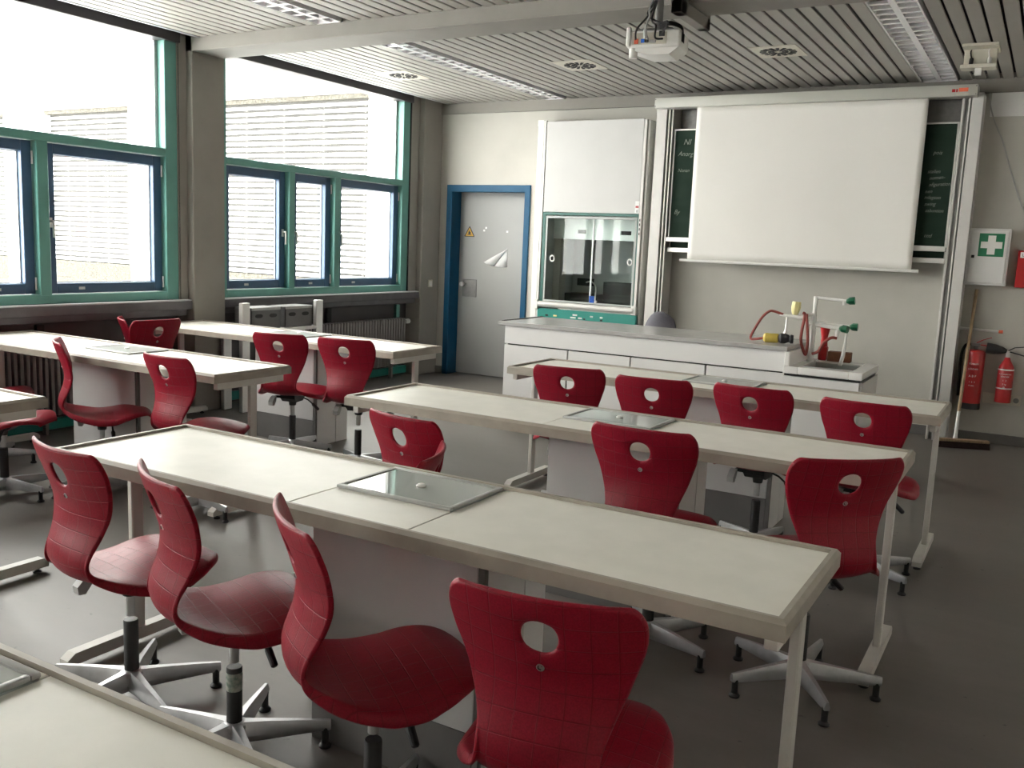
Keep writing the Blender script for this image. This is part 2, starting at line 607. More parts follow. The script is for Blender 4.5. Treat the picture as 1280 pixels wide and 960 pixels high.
obj('teal_base_rail', B(-6.32, -6.28, 2.55, 5.28, 0.02, 0.10, 0.004), M['hoodteal'], wall_l)
obj('teal_base_rail', B(-6.32, -6.28, 5.65, 8.47, 0.02, 0.10, 0.004), M['hoodteal'], wall_l)
for y in (6.49, 7.13, 8.27, 3.38, 4.02):
    obj('parapet_post', B(-6.32, -6.285, y, y + 0.06, 0.10, 0.80, 0.003), M['teal'] if y > 8 else M['gap'], wall_l)
for i, y in enumerate((5.30, 2.185)):
    b_ = B(-6.2, XR, y, y + 0.33, 2.935, 3.09, 0.006)
    struct(obj('trim_%d' % (i + 1), b_, M['column']))

# sills with the rail below
n = 3
for (y0, y1, i) in BAYS[:3]:
    ye = 8.484 if i == 0 else y1 + 0.07
    s = struct(obj('trim_%d' % n, B(-6.325, -6.135, y0 + 0.006, ye, 0.875, 0.945, 0.003), M['sill']))
    n += 1
    obj('sill_cover', B(-6.325, -6.14, y0 + 0.006, ye, 0.945, 0.956, 0.002), M['silltop'], s)
    obj('cable_rail', B(-6.32, -6.165, y0 + 0.008, ye - 0.03, 0.824, 0.8748, 0.003), M['sill'], s)


def make_window(idx):
    """three blue casements under a fixed pane, in a teal frame; local y = 0 at the frame's left edge"""
    W = 2.70
    w = struct(bpy.data.objects.new('window_%d' % idx, None))
    COL.objects.link(w)
    X0, X1 = -6.32, -6.20
    fr = MB()
    fr.box(X0, X1, W - 0.115, W, 0.956, 3.06, 0.004)          # right jamb
    fr.box(X0, X1, 0.0, 0.10, 0.956, 3.06, 0.004)             # left jamb
    fr.box(X0, X1, 0.10, W - 0.115, 0.956, 1.022, 0.004)      # bottom rail
    fr.box(X0, X1, 0.10, W - 0.115, 2.097, 2.158, 0.004)      # transom
    fr.box(X0, X1, 0.10, W - 0.115, 3.0, 3.06, 0.004)
    fr.box(X0, X1, 0.862, 0.935, 1.02, 2.10, 0.004)
    fr.box(X0, X1, 1.492, 1.578, 1.02, 2.10, 0.004)
    obj('frame', fr, M['teal'], w)
    # fixed pane with its glazing bead
    bd = MB()
    for (a, b, c, d) in ((0.10, 0.125, 2.158, 3.0), (W - 0.14, W - 0.115, 2.158, 3.0)):
        bd.box(-6.31, -6.29, a, b, c, d)
    obj('glazing_bead', bd, M['silltop'], w)
    p = obj('upper_pane', B(-6.303, -6.297, 0.10, W - 0.115, 2.158, 3.0), M['glass'], w)
    for (a, b) in ((0.10, 0.862), (0.935, 1.492), (1.578, W - 0.115)):
        z0, z1 = 1.022, 2.097
        s = MB()
        t = 0.078
        xa, xb = -6.315, -6.255
        s.box(xa, xb, a + 0.004, a + t, z0 + 0.004, z1 - 0.004, 0.004)
        s.box(xa, xb, b - t, b - 0.004, z0 + 0.004, z1 - 0.004, 0.004)
        s.box(xa, xb, a + t, b - t, z0 + 0.004, z0 + t, 0.004)
        s.box(xa, xb, a + t, b - t, z1 - t, z1 - 0.004, 0.004)
        so = obj('casement', s, M['blue'], w)
        gb = MB()
        for (c, d, e, f) in ((a + t, a + t + 0.008, z0 + t, z1 - t), (b - t - 0.008, b - t, z0 + t, z1 - t), (a + t, b - t, z0 + t, z0 + t + 0.008), (a + t, b - t, z1 - t - 0.008, z1 - t)):
            gb.box(-6.310, -6.302, c, d, e, f)
        obj('glazing_seal', gb, M['silltop'], so)
        obj('pane', B(-6.311, -6.305, a + t - 0.004, b - t + 0.004, z0 + t - 0.004, z1 - t + 0.004), M['glass'], so)
        hg = MB()
        right = a < 0.5
        hy = a + 0.036 if not right else b - 0.036
        hb = MB()
        hb.box(-6.256, -6.247, hy - 0.014, hy + 0.014, 1.50, 1.57, 0.002)
        hb.tube([(-6.25, hy, 1.545), (-6.215, hy, 1.545)], 0.008, 8)
        hb.tube(smooth_path([(-6.216, hy, 1.548), (-6.212, hy, 1.52), (-6.213, hy, 1.43)], 3), 0.009, 8)
        obj('handle', hb, M['handle'], so)
        if right:
            ga, gb_ = a + 0.0, 0
        hy2 = (b - 0.006) if not right else (a + 0.006)
        for z in (1.10, 1.98):
            hh = MB()
            hh.tube([(-6.246, hy2, z - 0.045), (-6.246, hy2, z + 0.045)], 0.007, 8)
            obj('hinge', hh, M['handle'], so)
        obj('maker_plate', B(-6.2555, -6.253, a + 0.25, a + 0.30, 1.052, 1.072), M['silltop'], so)
    obj('blind_case', B(-6.32, -6.165, 0.0, W + 0.012, 2.985, 3.075, 0.003), M['darkbox'], w)
    g = MB()
    g.box(-6.225, -6.190, W + 0.001, W + 0.012, 0.957, 2.985)
    obj('blind_guide', g, M['gap'], w)
    return w


win = make_window(1)
win.location.y = 5.63
for i, (y0, y1, k) in enumerate(BAYS[1:]):
    c = copy_tree(win)
    c.name = 'window_%d' % (i + 2)
    c.location.y = y0

# ------------------------------------------------------------------ the door
door = bpy.data.objects.new('door_1', None)
COL.objects.link(door)
struct(door)
f = MB()
f.box(-6.025, DX0, YF - 0.018, YF + 0.05, 0, 2.155, 0.004)
f.box(DX1, -4.945, YF - 0.018, YF + 0.05, 0, 2.155, 0.004)
f.box(-6.0, -4.96, YF - 0.0175, YF + 0.05, DZ - 0.01, 2.154, 0.004)
f.box(-5.99, DX0, YF + 0.02, YF + 0.30, 0, 2.12)
f.box(DX1, -4.99, YF + 0.02, YF + 0.30, 0, 2.12)
f.box(-5.99, -4.99, YF + 0.02, YF + 0.30, DZ, 2.12)
obj('door_frame', f, M['doorblue'], door)
leaf = obj('door_leaf', B(DX0 + 0.003, DX1 - 0.003, YF + 0.17, YF + 0.215, 0.008, DZ - 0.003, 0.003), M['door'], door)
obj('lock_plate', B(-5.892, -5.70, YF + 0.163, YF + 0.1705, 0.90, 1.10, 0.002), M['plate'], leaf)
k = MB()
k.tube([(-5.872, YF + 0.165, 1.045), (-5.872, YF + 0.125, 1.045)], [0.012, 0.012], 10)
k.lathe([(0.0, 0), (0.022, 0.003), (0.026, 0.014), (0.02, 0.026), (0.0, 0.03)], (0, 0, 0), 14)
kb = k
obj('door_knob', MB().tube([(-5.872, YF + 0.165, 1.045), (-5.872, YF + 0.13, 1.045), (-5.872, YF + 0.128, 1.045), (-5.872, YF + 0.10, 1.045)], [0.010, 0.010, 0.026, 0.024], 14), M['handle'], leaf)
k.b.free()
# things on the door
t = tag(obj('warning_sign', MB().prism([(-0.062, -0.05), (0.062, -0.05), (0, 0.057)], -0.0015, 0.0015, 1), M['amber'], loc=(-5.82, YF + 0.1675, 1.64)), 'small yellow triangular warning sign stuck on grey door', 'sign')
bl = MB()
for (p, q) in (((-0.064, -0.051), (0.064, -0.051)), ((0.064, -0.051), (0, 0.060)), ((0, 0.060), (-0.064, -0.051))):
    bl.bar((p[0], -0.002, p[1]), (q[0], -0.002, q[1]), 0.003, 0.008, up=(0, 0, 1))
obj('black_border', bl, M['black'], t)
fl = MB()
fl.prism([(-0.026, -0.034), (0.026, -0.034), (0.026, -0.027), (-0.026, -0.027)], -0.0035, -0.0015, 1)
fl.prism([(-0.016, -0.022), (-0.006, -0.026), (0.008, -0.026), (0.017, -0.016), (0.012, 0.004), (0.004, -0.004), (0.001, 0.026), (-0.008, 0.004), (-0.012, 0.006)], -0.0035, -0.0015, 1)
obj('flame_symbol', fl, M['black'], t)
# sheet of paper, its left half folded over to the front and curling
pm = MB()
def P2(x, y, z):
    return pm.b.verts.new((x, y, z))
pm.b.faces.new([P2(0, 0, 0.205), P2(-0.165, 0, 0.0), P2(-0.06, 0, -0.004), P2(0, 0, 0.0)])
NU, NV = 10, 8
g = {}
A_, B_, C_ = Vector((0, 0, 0.205)), Vector((-0.165, 0, 0.0)), Vector((-0.285, 0, 0.045))
for i in range(NU + 1):
    for j in range(NV + 1):
        u, v = i / NU, j / NV
        base = A_.lerp(B_, u)
        tip = A_.lerp(C_, u)
        p = base.lerp(tip, v)
        w = (tip - base).length
        p.y = -0.004 - 0.30 * w * math.sin(math.pi * min(v * 0.8, 1)) - 0.12 * w * v
        g[i, j] = pm.b.verts.new(p)
for i in range(NU):
    for j in range(NV):
        if i == 0:
            if j == 0:
                continue
        pm.b.faces.new((g[i, j], g[i + 1, j], g[i + 1, j + 1], g[i, j + 1]))
po = tag(obj('paper_sheet', pm, M['paper'], loc=(-5.307, YF + 0.1665, 1.262)), 'white paper sheet with curled corner taped on grey door', 'paper')
sm = po.modifiers.new('thickness', 'SOLIDIFY')
sm.thickness = 0.0008
for (x, z, lab) in ((-5.625, 1.66, 'scrap of white tape left on grey door, lower of the left pair'), (-5.32, 1.655, 'scrap of white tape alone above the paper sheet on grey door'), (-5.60, 1.69, 'scrap of white tape left on grey door, upper of the left pair')):
    tag(obj('tape_scrap', B(-0.012, 0.012, -0.0008, 0.0008, -0.01, 0.012), M['paper'], loc=(x, YF + 0.1685, z)), lab, 'tape', 'tape scraps on the door')
sw = tag(obj('light_switch', B(-0.006, 0.006, -0.042, 0.042, -0.042, 0.042, 0.003), M['cream'], loc=(-6.1145, 8.66, 1.04)), 'square cream light switch on the corner pillar by the door', 'switch')
obj('rocker', B(0.006, 0.010, -0.028, 0.028, -0.028, 0.028, 0.002), M['whitepl'], sw)

# ------------------------------------------------------------------ ceiling fittings
def light(name_label, x0, x1, y0, y1, two=False):
    t = thing('ceiling_light', name_label, 'ceiling light', ((x0 + x1) / 2, (y0 + y1) / 2, ZC))
    w, l = x1 - x0, y1 - y0
    h = MB()
    h.box(-w / 2, -w / 2 + 0.012, -l / 2, l / 2, -0.004, 0.048, 0.002)
    h.box(w / 2 - 0.012, w / 2, -l / 2, l / 2, -0.004, 0.048, 0.002)
    h.box(-w / 2, w / 2, -l / 2, -l / 2 + 0.015, -0.003, 0.048)
    h.box(-w / 2, w / 2, l / 2 - 0.015, l / 2, -0.003, 0.048)
    obj('housing', h, M['louver'], t)
    obj('recess_shade', B(-w / 2 + 0.013, w / 2 - 0.013, -l / 2 + 0.016, l / 2 - 0.016, 0.044, 0.0485), M['plate'], t)  # dark sheet added so the recess between the blades looks shaded
    sp = MB()
    sp.prism([(-0.020, 0.001), (0.020, 0.001), (0.008, 0.036), (-0.008, 0.036)], -l / 2 + 0.015, l / 2 - 0.015, 1)
    obj('centre_spine', sp, M['louver'], t)
    n = int(l / 0.125)
    bw = w / 2 - 0.032
    lv = MB()
    lv.prism([(-0.016, 0.001), (0.016, 0.001), (0.003, 0.042), (-0.003, 0.042)], -bw / 2, bw / 2, 0)
    me = lv.mesh('louver_blade')
    for k in range(1, n):
        for s in (-1, 1):
            link('louver_blade', me, M['louver'], t, (s * (0.02 + bw / 2), -l / 2 + k * l / n, 0))
    for s in (-1, 1):
        tb = MB()
        tb.tube([(s * w / 4, -l / 2 + 0.03, 0.040), (s * w / 4, l / 2 - 0.03, 0.040)], 0.007, 8)
        obj('tube', tb, M['tube'], t)
    return t


light('long white louvred ceiling light on the window side, beyond the beam', -4.795, -4.565, 5.98, 8.80)
light('white louvred ceiling light at the top left, before the beam', -4.795, -4.565, 2.60, 5.296)
light('wide white louvred ceiling light above the right of the screen', -1.150, -0.862, 5.98, 8.80)
light('wide white louvred ceiling light on the right, before the beam', -1.150, -0.862, 2.60, 5.29)
for (x0, x1) in LIGHTS:
    obj('ceiling_filler', B(x0, x1, 5.64, 5.978, ZC + 0.002, ZC + 0.014), M['ceil'], ceil)


def vent(x, y, label):
    t = thing('ceiling_vent', label, 'vent', (x, y, ZC - 0.004))
    obj('plate', B(-0.175, 0.175, -0.2, 0.2, 0, 0.006, 0.002), M['cream'], t)
    dk = MB()
    for k in range(16):
        a = k * math.pi / 8 + 0.2
        for r0, r1, w in (((0.03, 0.075, 0.016) if k % 2 else (0.05, 0.075, 0.013)), (0.088, 0.135, 0.024)):
            dk.bar((math.cos(a) * r0, math.sin(a) * r0, -0.001), (math.cos(a) * r1, math.sin(a) * r1, -0.001), w, 0.004)
    o = obj('swirl_slots', dk, M['gap'], t)
    return t


vent(-3.635, 7.24, 'square cream ceiling vent between left light and the projector')
vent(-5.44, 7.18, 'square cream ceiling vent closest to the windows')
vent(-1.965, 7.21, 'square cream ceiling vent above the left half of the screen')

# aerial box on the ceiling right of the screen
t = thing('aerial_box', 'cream box with two cable plugs on ceiling above right rail', 'wireless box', (-0.61, 7.50, ZC))
bx = MB()
bx.box(-0.105, 0.105, -0.02, 0.02, -0.16, -0.0, 0.004)
bx.box(-0.115, 0.115, -0.14, -0.018, -0.165, -0.14, 0.004)
bx.box(-0.115, 0.115, -0.14, 0.14, -0.02, 0.0, 0.003)
obj('housing', bx, M['cream'], t)
for (x, m) in ((-0.055, 'black'), (0.06, 'whitepl')):
    p = obj('plug', MB().tube([(x, -0.03, -0.085), (x, -0.045, -0.11), (x, -0.05, -0.135)], 0.014, 8), M[m], t)
    obj('cable', MB().tube(smooth_path([(x, -0.03, -0.085), (x - 0.01, -0.02, -0.03), (x + 0.02, 0.0, 0.0)], 4), 0.005, 6), M[m], p)
obj('aerial_stub', B(-0.02, 0.025, -0.125, -0.10, -0.215, -0.165, 0.003), M['whitepl'], t)

# cable duct that wraps under the beam
t = tag(obj('cable_duct', MB().box(-2.05, -1.985, 5.20, 5.298, 2.865, 3.034, 0.003).box(-2.05, -1.985, 5.20, 5.70, 2.865, 2.934, 0.003).box(-2.05, -1.985, 5.632, 5.70, 2.865, 3.034, 0.003), M['column']), 'grey boxed cable duct wrapped under the ceiling beam by the projector', 'cable duct')

# projector
PX, PY, PZ = -2.02, 4.96, 2.645
t = thing('projector', 'white projector hanging from a pole below the beam', 'projector', (PX, PY, PZ), R(8))
t.scale = (0.9, 0.9, 0.9)
b = MB()
b.box(-0.165, 0.165, -0.125, 0.125, -0.045, 0.055, 0.016, 3)
b.box(-0.162, -0.135, -0.14, -0.11, -0.04, 0.075, 0.006)
obj('body', b, M['whitepl'], t)
lo = MB()
lo.prism([(-0.155, -0.045), (0.155, -0.045), (0.10, -0.085), (-0.04, -0.085)], -0.11, 0.115, 1)
obj('lower_cover', lo, M['whitepl'], t)
obj('foot', MB().lathe([(0.0, -0.105), (0.026, -0.10), (0.026, -0.04), (0.0, -0.04)], (-0.125, -0.09, 0), 14), M['whitepl'], t)
obj('connector_panel', B(-0.125, 0.085, -0.1265, -0.1235, -0.028, 0.04), M['cream'], t)
for (x, z, w, h, m) in ((-0.10, -0.01, 0.026, 0.03, 'orange'), (-0.06, -0.008, 0.022, 0.022, 'bluepl'), (-0.035, -0.010, 0.02, 0.018, 'black'), (0.0, -0.012, 0.04, 0.016, 'greyplastic'), (0.055, 0.03, 0.035, 0.03, 'black')):
    obj('socket', B(x - w / 2, x + w / 2, -0.134, -0.126, z - h / 2, z + h / 2, 0.002), M[m], t)
vg = MB()
for k in range(5):
    vg.box(0.1655, 0.1675, -0.09 + k * 0.016, -0.082 + k * 0.016, -0.01, 0.045)
obj('side_vent', vg, M['gap'], t)
mt = MB()
mt.tube([(0.0, 0.0, 0.08), (0.0, 0.0, 0.432)], 0.024, 14)
mt.box(-0.10, 0.10, -0.05, 0.05, 0.062, 0.082, 0.004)
for a in (-1, 1):
    mt.bar((0, 0, 0.075), (0.12 * a, -0.08, 0.058), 0.02, 0.01)
    mt.bar((0, 0, 0.075), (0.12 * a, 0.08, 0.058), 0.02, 0.01)
mt.lathe([(0.0, 0.09), (0.034, 0.095), (0.034, 0.12), (0.02, 0.13), (0, 0.13)], (0, 0, 0), 14)
obj('mount', mt, M['plate'], t)
obj('mount_plate', B(-0.07, 0.07, -0.07, 0.07, 0.425, 0.432), M['plate'], t)
for pts, m in (([(-0.105, -0.13, 0.0), (-0.09, -0.17, 0.05), (-0.045, -0.1, 0.14), (-0.02, -0.03, 0.24), (-0.02, -0.02, 0.428)], 'black'),
               ([(-0.03, -0.13, 0.0), (-0.035, -0.18, 0.05), (-0.03, -0.12, 0.13), (-0.05, -0.05, 0.20), (-0.03, 0.01, 0.30), (-0.025, 0.0, 0.428)], 'greyplastic'),
               ([(0.06, -0.13, 0.0), (0.03, -0.19, -0.005), (0.02, -0.15, 0.07), (-0.03, -0.06, 0.13), (-0.01, -0.035, 0.25), (0.0, -0.03, 0.428)], 'black'),
               ([(0.055, -0.13, 0.03), (0.09, -0.15, 0.09), (0.02, -0.06, 0.11), (-0.06, -0.05, 0.17), (0.02, -0.03, 0.3), (0.02, -0.03, 0.428)], 'black')):
    obj('cable', MB().tube(smooth_path(pts, 6), 0.006, 7), M[m], t)
obj('cable_plug', MB().tube([(-0.035, -0.165, 0.0), (-0.036, -0.178, 0.045)], 0.012, 8), M['greyplastic'], t)
cd = MB()
for k in range(3):
    cd.tube(smooth_path([(0.02, -0.05, 0.10 - 0.01 * k), (0.09, -0.08, 0.105 - 0.008 * k), (0.15, -0.06, 0.085 - 0.006 * k), (0.16, -0.03, 0.05)], 5), 0.006, 7)
obj('cable', cd, M['black'], t)

# ------------------------------------------------------------------ fume hood in the front wall
HX0, HX1, HY = -4.765, -3.535, 8.60
h = thing('fume_hood', 'tall white fume hood with glass sash in front wall', 'fume hood', ((HX0 + HX1) / 2, HY, 0))
def H(mb, name, m, parent=h):
    bmesh.ops.translate(mb.b, verts=mb.b.verts, vec=(-(HX0 + HX1) / 2, -HY, 0))
    return obj(name, mb, M[m], parent)
H(B(-4.768, -4.70, HY + 0.01, 8.828, 0.0, 2.735, 0.003), 'side_post', 'whitepl')
H(B(-4.772, -4.696, HY + 0.006, 8.828, 2.735, 2.80, 0.004), 'post_cap', 'whitepl')
H(B(-4.690, -4.665, HY - 0.004, 8.828, 0.0, 2.79, 0.003), 'guide_rail', 'railpaint')
H(B(-3.585, -3.555, HY - 0.004, 8.828, 0.0, 2.775, 0.003), 'guide_rail', 'railpaint')
H(B(-3.552, -3.53, HY + 0.02, 8.828, 0.0, 2.77, 0.003), 'side_post', 'whitepl')
H(B(-4.66, -3.588, HY, HY + 0.03, 1.868, 2.782, 0.003), 'upper_panel', 'hoodwhite')
H(B(-4.66, -3.588, HY - 0.002, HY + 0.03, 1.838, 1.866, 0.003), 'teal_trim', 'hoodtrim')
tr = MB()
tr.box(-4.66, -4.625, HY + 0.004, HY + 0.03, 0.93, 1.838)
tr.box(-3.598, -3.588, HY + 0.004, HY + 0.03, 0.93, 1.838)
H(tr, 'teal_trim', 'hoodtrim')
sf = MB()
for (a, b, c, d) in ((-4.622, -4.60, 0.945, 1.83), (-3.622, -3.60, 0.945, 1.83), (-4.60, -3.622, 1.806, 1.83), (-4.60, -3.622, 0.945, 0.962)):
    sf.box(a, b, HY + 0.004, HY + 0.022, c, d, 0.002)
sash = H(sf, 'sash_frame', 'hoodgrey')
H(B(-4.60, -4.08, HY + 0.010, HY + 0.015, 0.96, 1.808), 'sash_pane', 'hoodglass', sash)
H(B(-4.07, -3.622, HY + 0.010, HY + 0.015, 0.96, 1.808), 'sash_pane', 'hoodglass', sash)
H(B(-4.082, -4.068, HY + 0.006, HY + 0.020, 0.96, 1.808), 'pane_joint', 'hoodpale', sash)
for x in (-4.53, -3.655):
    rg = MB()
    pts = [(x + 0.024 * math.cos(a * math.pi / 8), HY + 0.007, 1.392 + 0.029 * math.sin(a * math.pi / 8)) for a in range(17)]
    rg.tube(pts, 0.008, 8, cap=False)
    H(rg, 'finger_ring', 'whitepl', sash)
bl = MB()
bl.box(-4.075, -4.062, HY - 0.008, HY + 0.004, 0.965, 1.03, 0.002)
bl.box(-4.055, -4.042, HY - 0.008, HY + 0.004, 0.965, 1.03, 0.002)
bl.box(-4.035, -4.022, HY - 0.008, HY + 0.004, 0.965, 1.03, 0.002)
bl.box(-4.075, -4.022, HY - 0.006, HY + 0.004, 0.962, 0.982, 0.002)
H(bl, 'blue_catch', 'bluepl', sash)
H(MB().tube([(-4.0, HY - 0.012, 0.975), (-4.0, HY + 0.004, 0.975)], 0.012, 10), 'catch_button', 'whitepl', sash)
rb = MB()
rb.tube([(-4.66, HY - 0.012, 0.912), (-3.575, HY - 0.012, 0.912)], 0.031, 16)
H(rb, 'grip_bar', 'railpaint')
eb = MB()
eb.box(-4.70, -4.66, HY - 0.035, HY + 0.03, 0.86, 0.955, 0.004)
eb.box(-3.60, -3.545, HY - 0.030, HY + 0.03, 0.87, 0.96, 0.004)
H(eb, 'grip_end', 'whitepl')
H(B(-4.665, -3.545, HY - 0.02, HY + 0.02, 0.74, 0.868, 0.003), 'control_panel', 'hoodteal')
for (x, z, w, m) in ((-4.45, 0.80, 0.04, 'paleyellow'), (-4.55, 0.80, 0.03, 'black'), (-4.22, 0.823, 0.05, 'whitepl'), (-4.24, 0.795, 0.06, 'whitepl'), (-4.16, 0.795, 0.04, 'whitepl'), (-4.11, 0.79, 0.02, 'black'), (-4.03, 0.82, 0.03, 'whitepl'), (-3.92, 0.818, 0.03, 'whitepl'), (-3.92, 0.79, 0.025, 'black')):
    H(B(x - w / 2, x + w / 2, HY - 0.026, HY - 0.019, z - 0.008, z + 0.008, 0.001), 'control_button', m)
bs = MB()
bs.box(-4.66, -3.55, HY - 0.01, 8.828, 0.10, 0.738, 0.003)
H(bs, 'base_cabinet', 'white')
H(B(-4.64, -3.57, HY + 0.02, 8.828, 0, 0.10), 'plinth', 'plinth')
# chamber behind the sash
ch = MB()
ch.box(-4.66, -4.63, HY + 0.03, 9.35, 0.74, 2.0)
ch.box(-3.585, -3.56, HY + 0.03, 9.35, 0.74, 2.0)
ch.box(-4.63, -3.585, 9.30, 9.35, 0.74, 2.0)
ch.box(-4.63, -3.585, HY + 0.03, 9.35, 1.97, 2.0)
H(ch, 'chamber', 'hoodgrey')
H(B(-4.63, -3.585, HY + 0.05, 9.30, 0.90, 0.935, 0.004), 'work_surface', 'gap')
bf = MB()
for (a, b, c, d) in ((-4.63, -4.35, 1.66, 1.965), (-4.25, -3.86, 1.66, 1.965), (-3.74, -3.585, 1.66, 1.965), (-4.63, -3.585, 1.60, 1.66), (-4.35, -4.25, 1.70, 1.965), (-3.86, -3.74, 1.70, 1.965)):
    bf.box(a, b, HY + 0.20, HY + 0.22, c, d)
H(bf, 'baffle', 'hoodpale')
sl = MB()
sl.box(-4.345, -4.255, HY + 0.215, HY + 0.225, 1.66, 1.70)
sl.box(-3.855, -3.745, HY + 0.215, HY + 0.225, 1.66, 1.70)
H(sl, 'baffle_slot', 'gap')
H(B(-4.56, -4.36, 9.285, 9.30, 1.10, 1.18), 'wall_slot', 'gap')
H(B(-4.62, -4.20, 9.05, 9.29, 0.936, 1.02, 0.004), 'tray', 'black')
H(B(-4.18, -3.62, 9.15, 9.29, 0.936, 1.16, 0.004), 'equipment_box', 'black')
H(MB().tube(smooth_path([(-4.20, 9.0, 0.936), (-4.20, 9.0, 1.10), (-4.24, 8.98, 1.16), (-4.30, 8.97, 1.15)], 4), 0.008, 8), 'gooseneck_tap', 'handle')
H(B(-3.63, -3.588, HY - 0.004, HY + 0.002, 1.875, 1.99), 'data_label', 'paper')
H(B(-3.625, -3.593, HY - 0.006, HY - 0.003, 1.925, 1.945), 'red_label_line', 'red')
H(B(-3.618, -3.600, HY - 0.006, HY - 0.003, 1.88, 1.905), 'grey_label_mark', 'greyplastic')
sgn = MB()
for k in range(4):
    sgn.box(-3.575, -3.566, HY - 0.008, HY - 0.003, 1.66 + 0.045 * k, 1.685 + 0.045 * k)
H(sgn, 'rail_marks', 'black')
dd = MB()
dd.tube([(-3.47, HY + 0.05, 0.0 + 1.12), (-3.47, HY + 0.02, 1.12)], 0.02, 10)

# ------------------------------------------------------------------ chalkboard with projection screen
BX0, BX1 = -3.46, -0.64
cb = thing('chalkboard', 'green sliding chalkboard on two aluminium wall rails', 'chalkboard', (-2.05, 8.70, 0))
def K(mb, name, m, parent=cb):
    bmesh.ops.translate(mb.b, verts=mb.b.verts, vec=(2.05, -8.70, 0))
    return obj(name, mb, M[m], parent)
for (a, b, s) in ((-3.465, -3.30, 1), (-0.80, -0.64, -1)):
    r = MB()
    if s > 0:
        r.box(a, a + 0.105, 8.60, 8.828, 0, 2.90, 0.003)
        r.box(a + 0.120, a + 0.135, 8.61, 8.828, 0, 2.90, 0.002)
        r.box(a + 0.150, b, 8.62, 8.828, 0, 2.90, 0.002)
    else:
        r.box(b - 0.085, b, 8.60, 8.828, 0, 2.90, 0.003)
        r.box(b - 0.110, b - 0.097, 8.61, 8.828, 0, 2.90, 0.002)
        r.box(a, a + 0.018, 8.62, 8.828, 0, 2.90, 0.002)
    rail = K(r, 'rail', 'railpaint')
    K(B(a + 0.004, b - 0.004, 8.66, 8.828, 0, 2.90), 'rail_groove', 'greyplastic', rail)
def board(z0, z1, y):
    p = K(B(-3.285, -0.815, y, y + 0.02, z0, z1), 'board_panel', 'board')
    fr = MB()
    fr.box(-3.295, -0.805, y - 0.004, y + 0.024, z1, z1 + 0.014, 0.002)
    fr.box(-3.295, -3.280, y - 0.004, y + 0.024, z0, z1, 0.002)
    fr.box(-0.820, -0.805, y - 0.004, y + 0.024, z0, z1, 0.002)
    K(fr, 'board_frame', 'alu', p)
    K(B(-3.295, -0.805, y - 0.05, y + 0.024, z0 - 0.045, z0, 0.004), 'chalk_tray', 'alu', p)
    K(MB().box(-3.301, -3.288, y - 0.035, y, z0 - 0.045, z0 - 0.01).box(-0.812, -0.799, y - 0.035, y, z0 - 0.045, z0 - 0.01), 'tray_buffer', 'black', p)
    return p
b1 = board(1.655, 2.665, 8.66)
b2 = board(1.555, 2.62, 8.715)
K(B(-3.28, -0.82, 8.79, 8.827, 2.66, 2.90), 'top_panel', 'plate')
# chalk writing, left and right of the screen
for (body, x, z, s) in (('NI', -3.155, 2.555, 0.075), ('Anorg', -3.165, 2.445, 0.062), ('Nonan', -3.175, 2.29, 0.046), ('By', -3.215, 1.895, 0.06),
                       ('pois', -0.945, 2.43, 0.045), ('stallen', -0.96, 2.275, 0.042), ('nomen-', -0.93, 2.225, 0.042), ('nfiguration)', -0.90, 2.17, 0.042), ('nen', -0.985, 2.11, 0.042), ('ndagson', -0.95, 2.06, 0.042), ('swing', -0.965, 2.005, 0.042), ('sabuntion', -0.925, 1.95, 0.040), ('cccl', -0.955, 1.74, 0.042)):
    me = text_mesh(body, s, 0.0003)
    for vtx in me.vertices:            # slanted hand
        vtx.co.x = vtx.co.x * 0.92 + vtx.co.y * 0.28
    o = link('chalk_writing', me, M['chalk'], b1)
    o.matrix_local = Matrix.Translation((x + 2.05, 8.6587 - 8.70, z)) @ Matrix.Rotation(R(90), 4, 'X') @ Matrix.Rotation(R(random.uniform(-3, 5)), 4, 'Z')

sc = thing('projection_screen', 'white pull-down projection screen lowered over the green chalkboard', 'projection screen', (-2.05, 8.56, 0))
def S(mb, name, m, parent=sc):
    bmesh.ops.translate(mb.b, verts=mb.b.verts, vec=(2.05, -8.56, 0))
    return obj(name, mb, M[m], parent)
case = S(B(-3.455, -0.685, 8.50, 8.66, 2.86, 2.952, 0.006, 2), 'case', 'case')
S(B(-0.825, -0.755, 8.4975, 8.50, 2.895, 2.925), 'orange_sticker', 'orange', case)
S(B(-0.875, -0.85, 8.4975, 8.50, 2.893, 2.917), 'red_round_mark', 'red', case)
S(B(-0.845, -0.832, 8.4975, 8.50, 2.893, 2.917), 'red_round_mark', 'red', case)
S(B(-0.84, -0.75, 8.4975, 8.50, 2.868, 2.880), 'pale_sticker', 'cream', case)
for x in (-3.445, -0.697):
    for z in (2.875, 2.938):
        S(MB().tube([(x, 8.497, z), (x, 8.5005, z)], 0.005, 8), 'case_screw', 'plate', case)
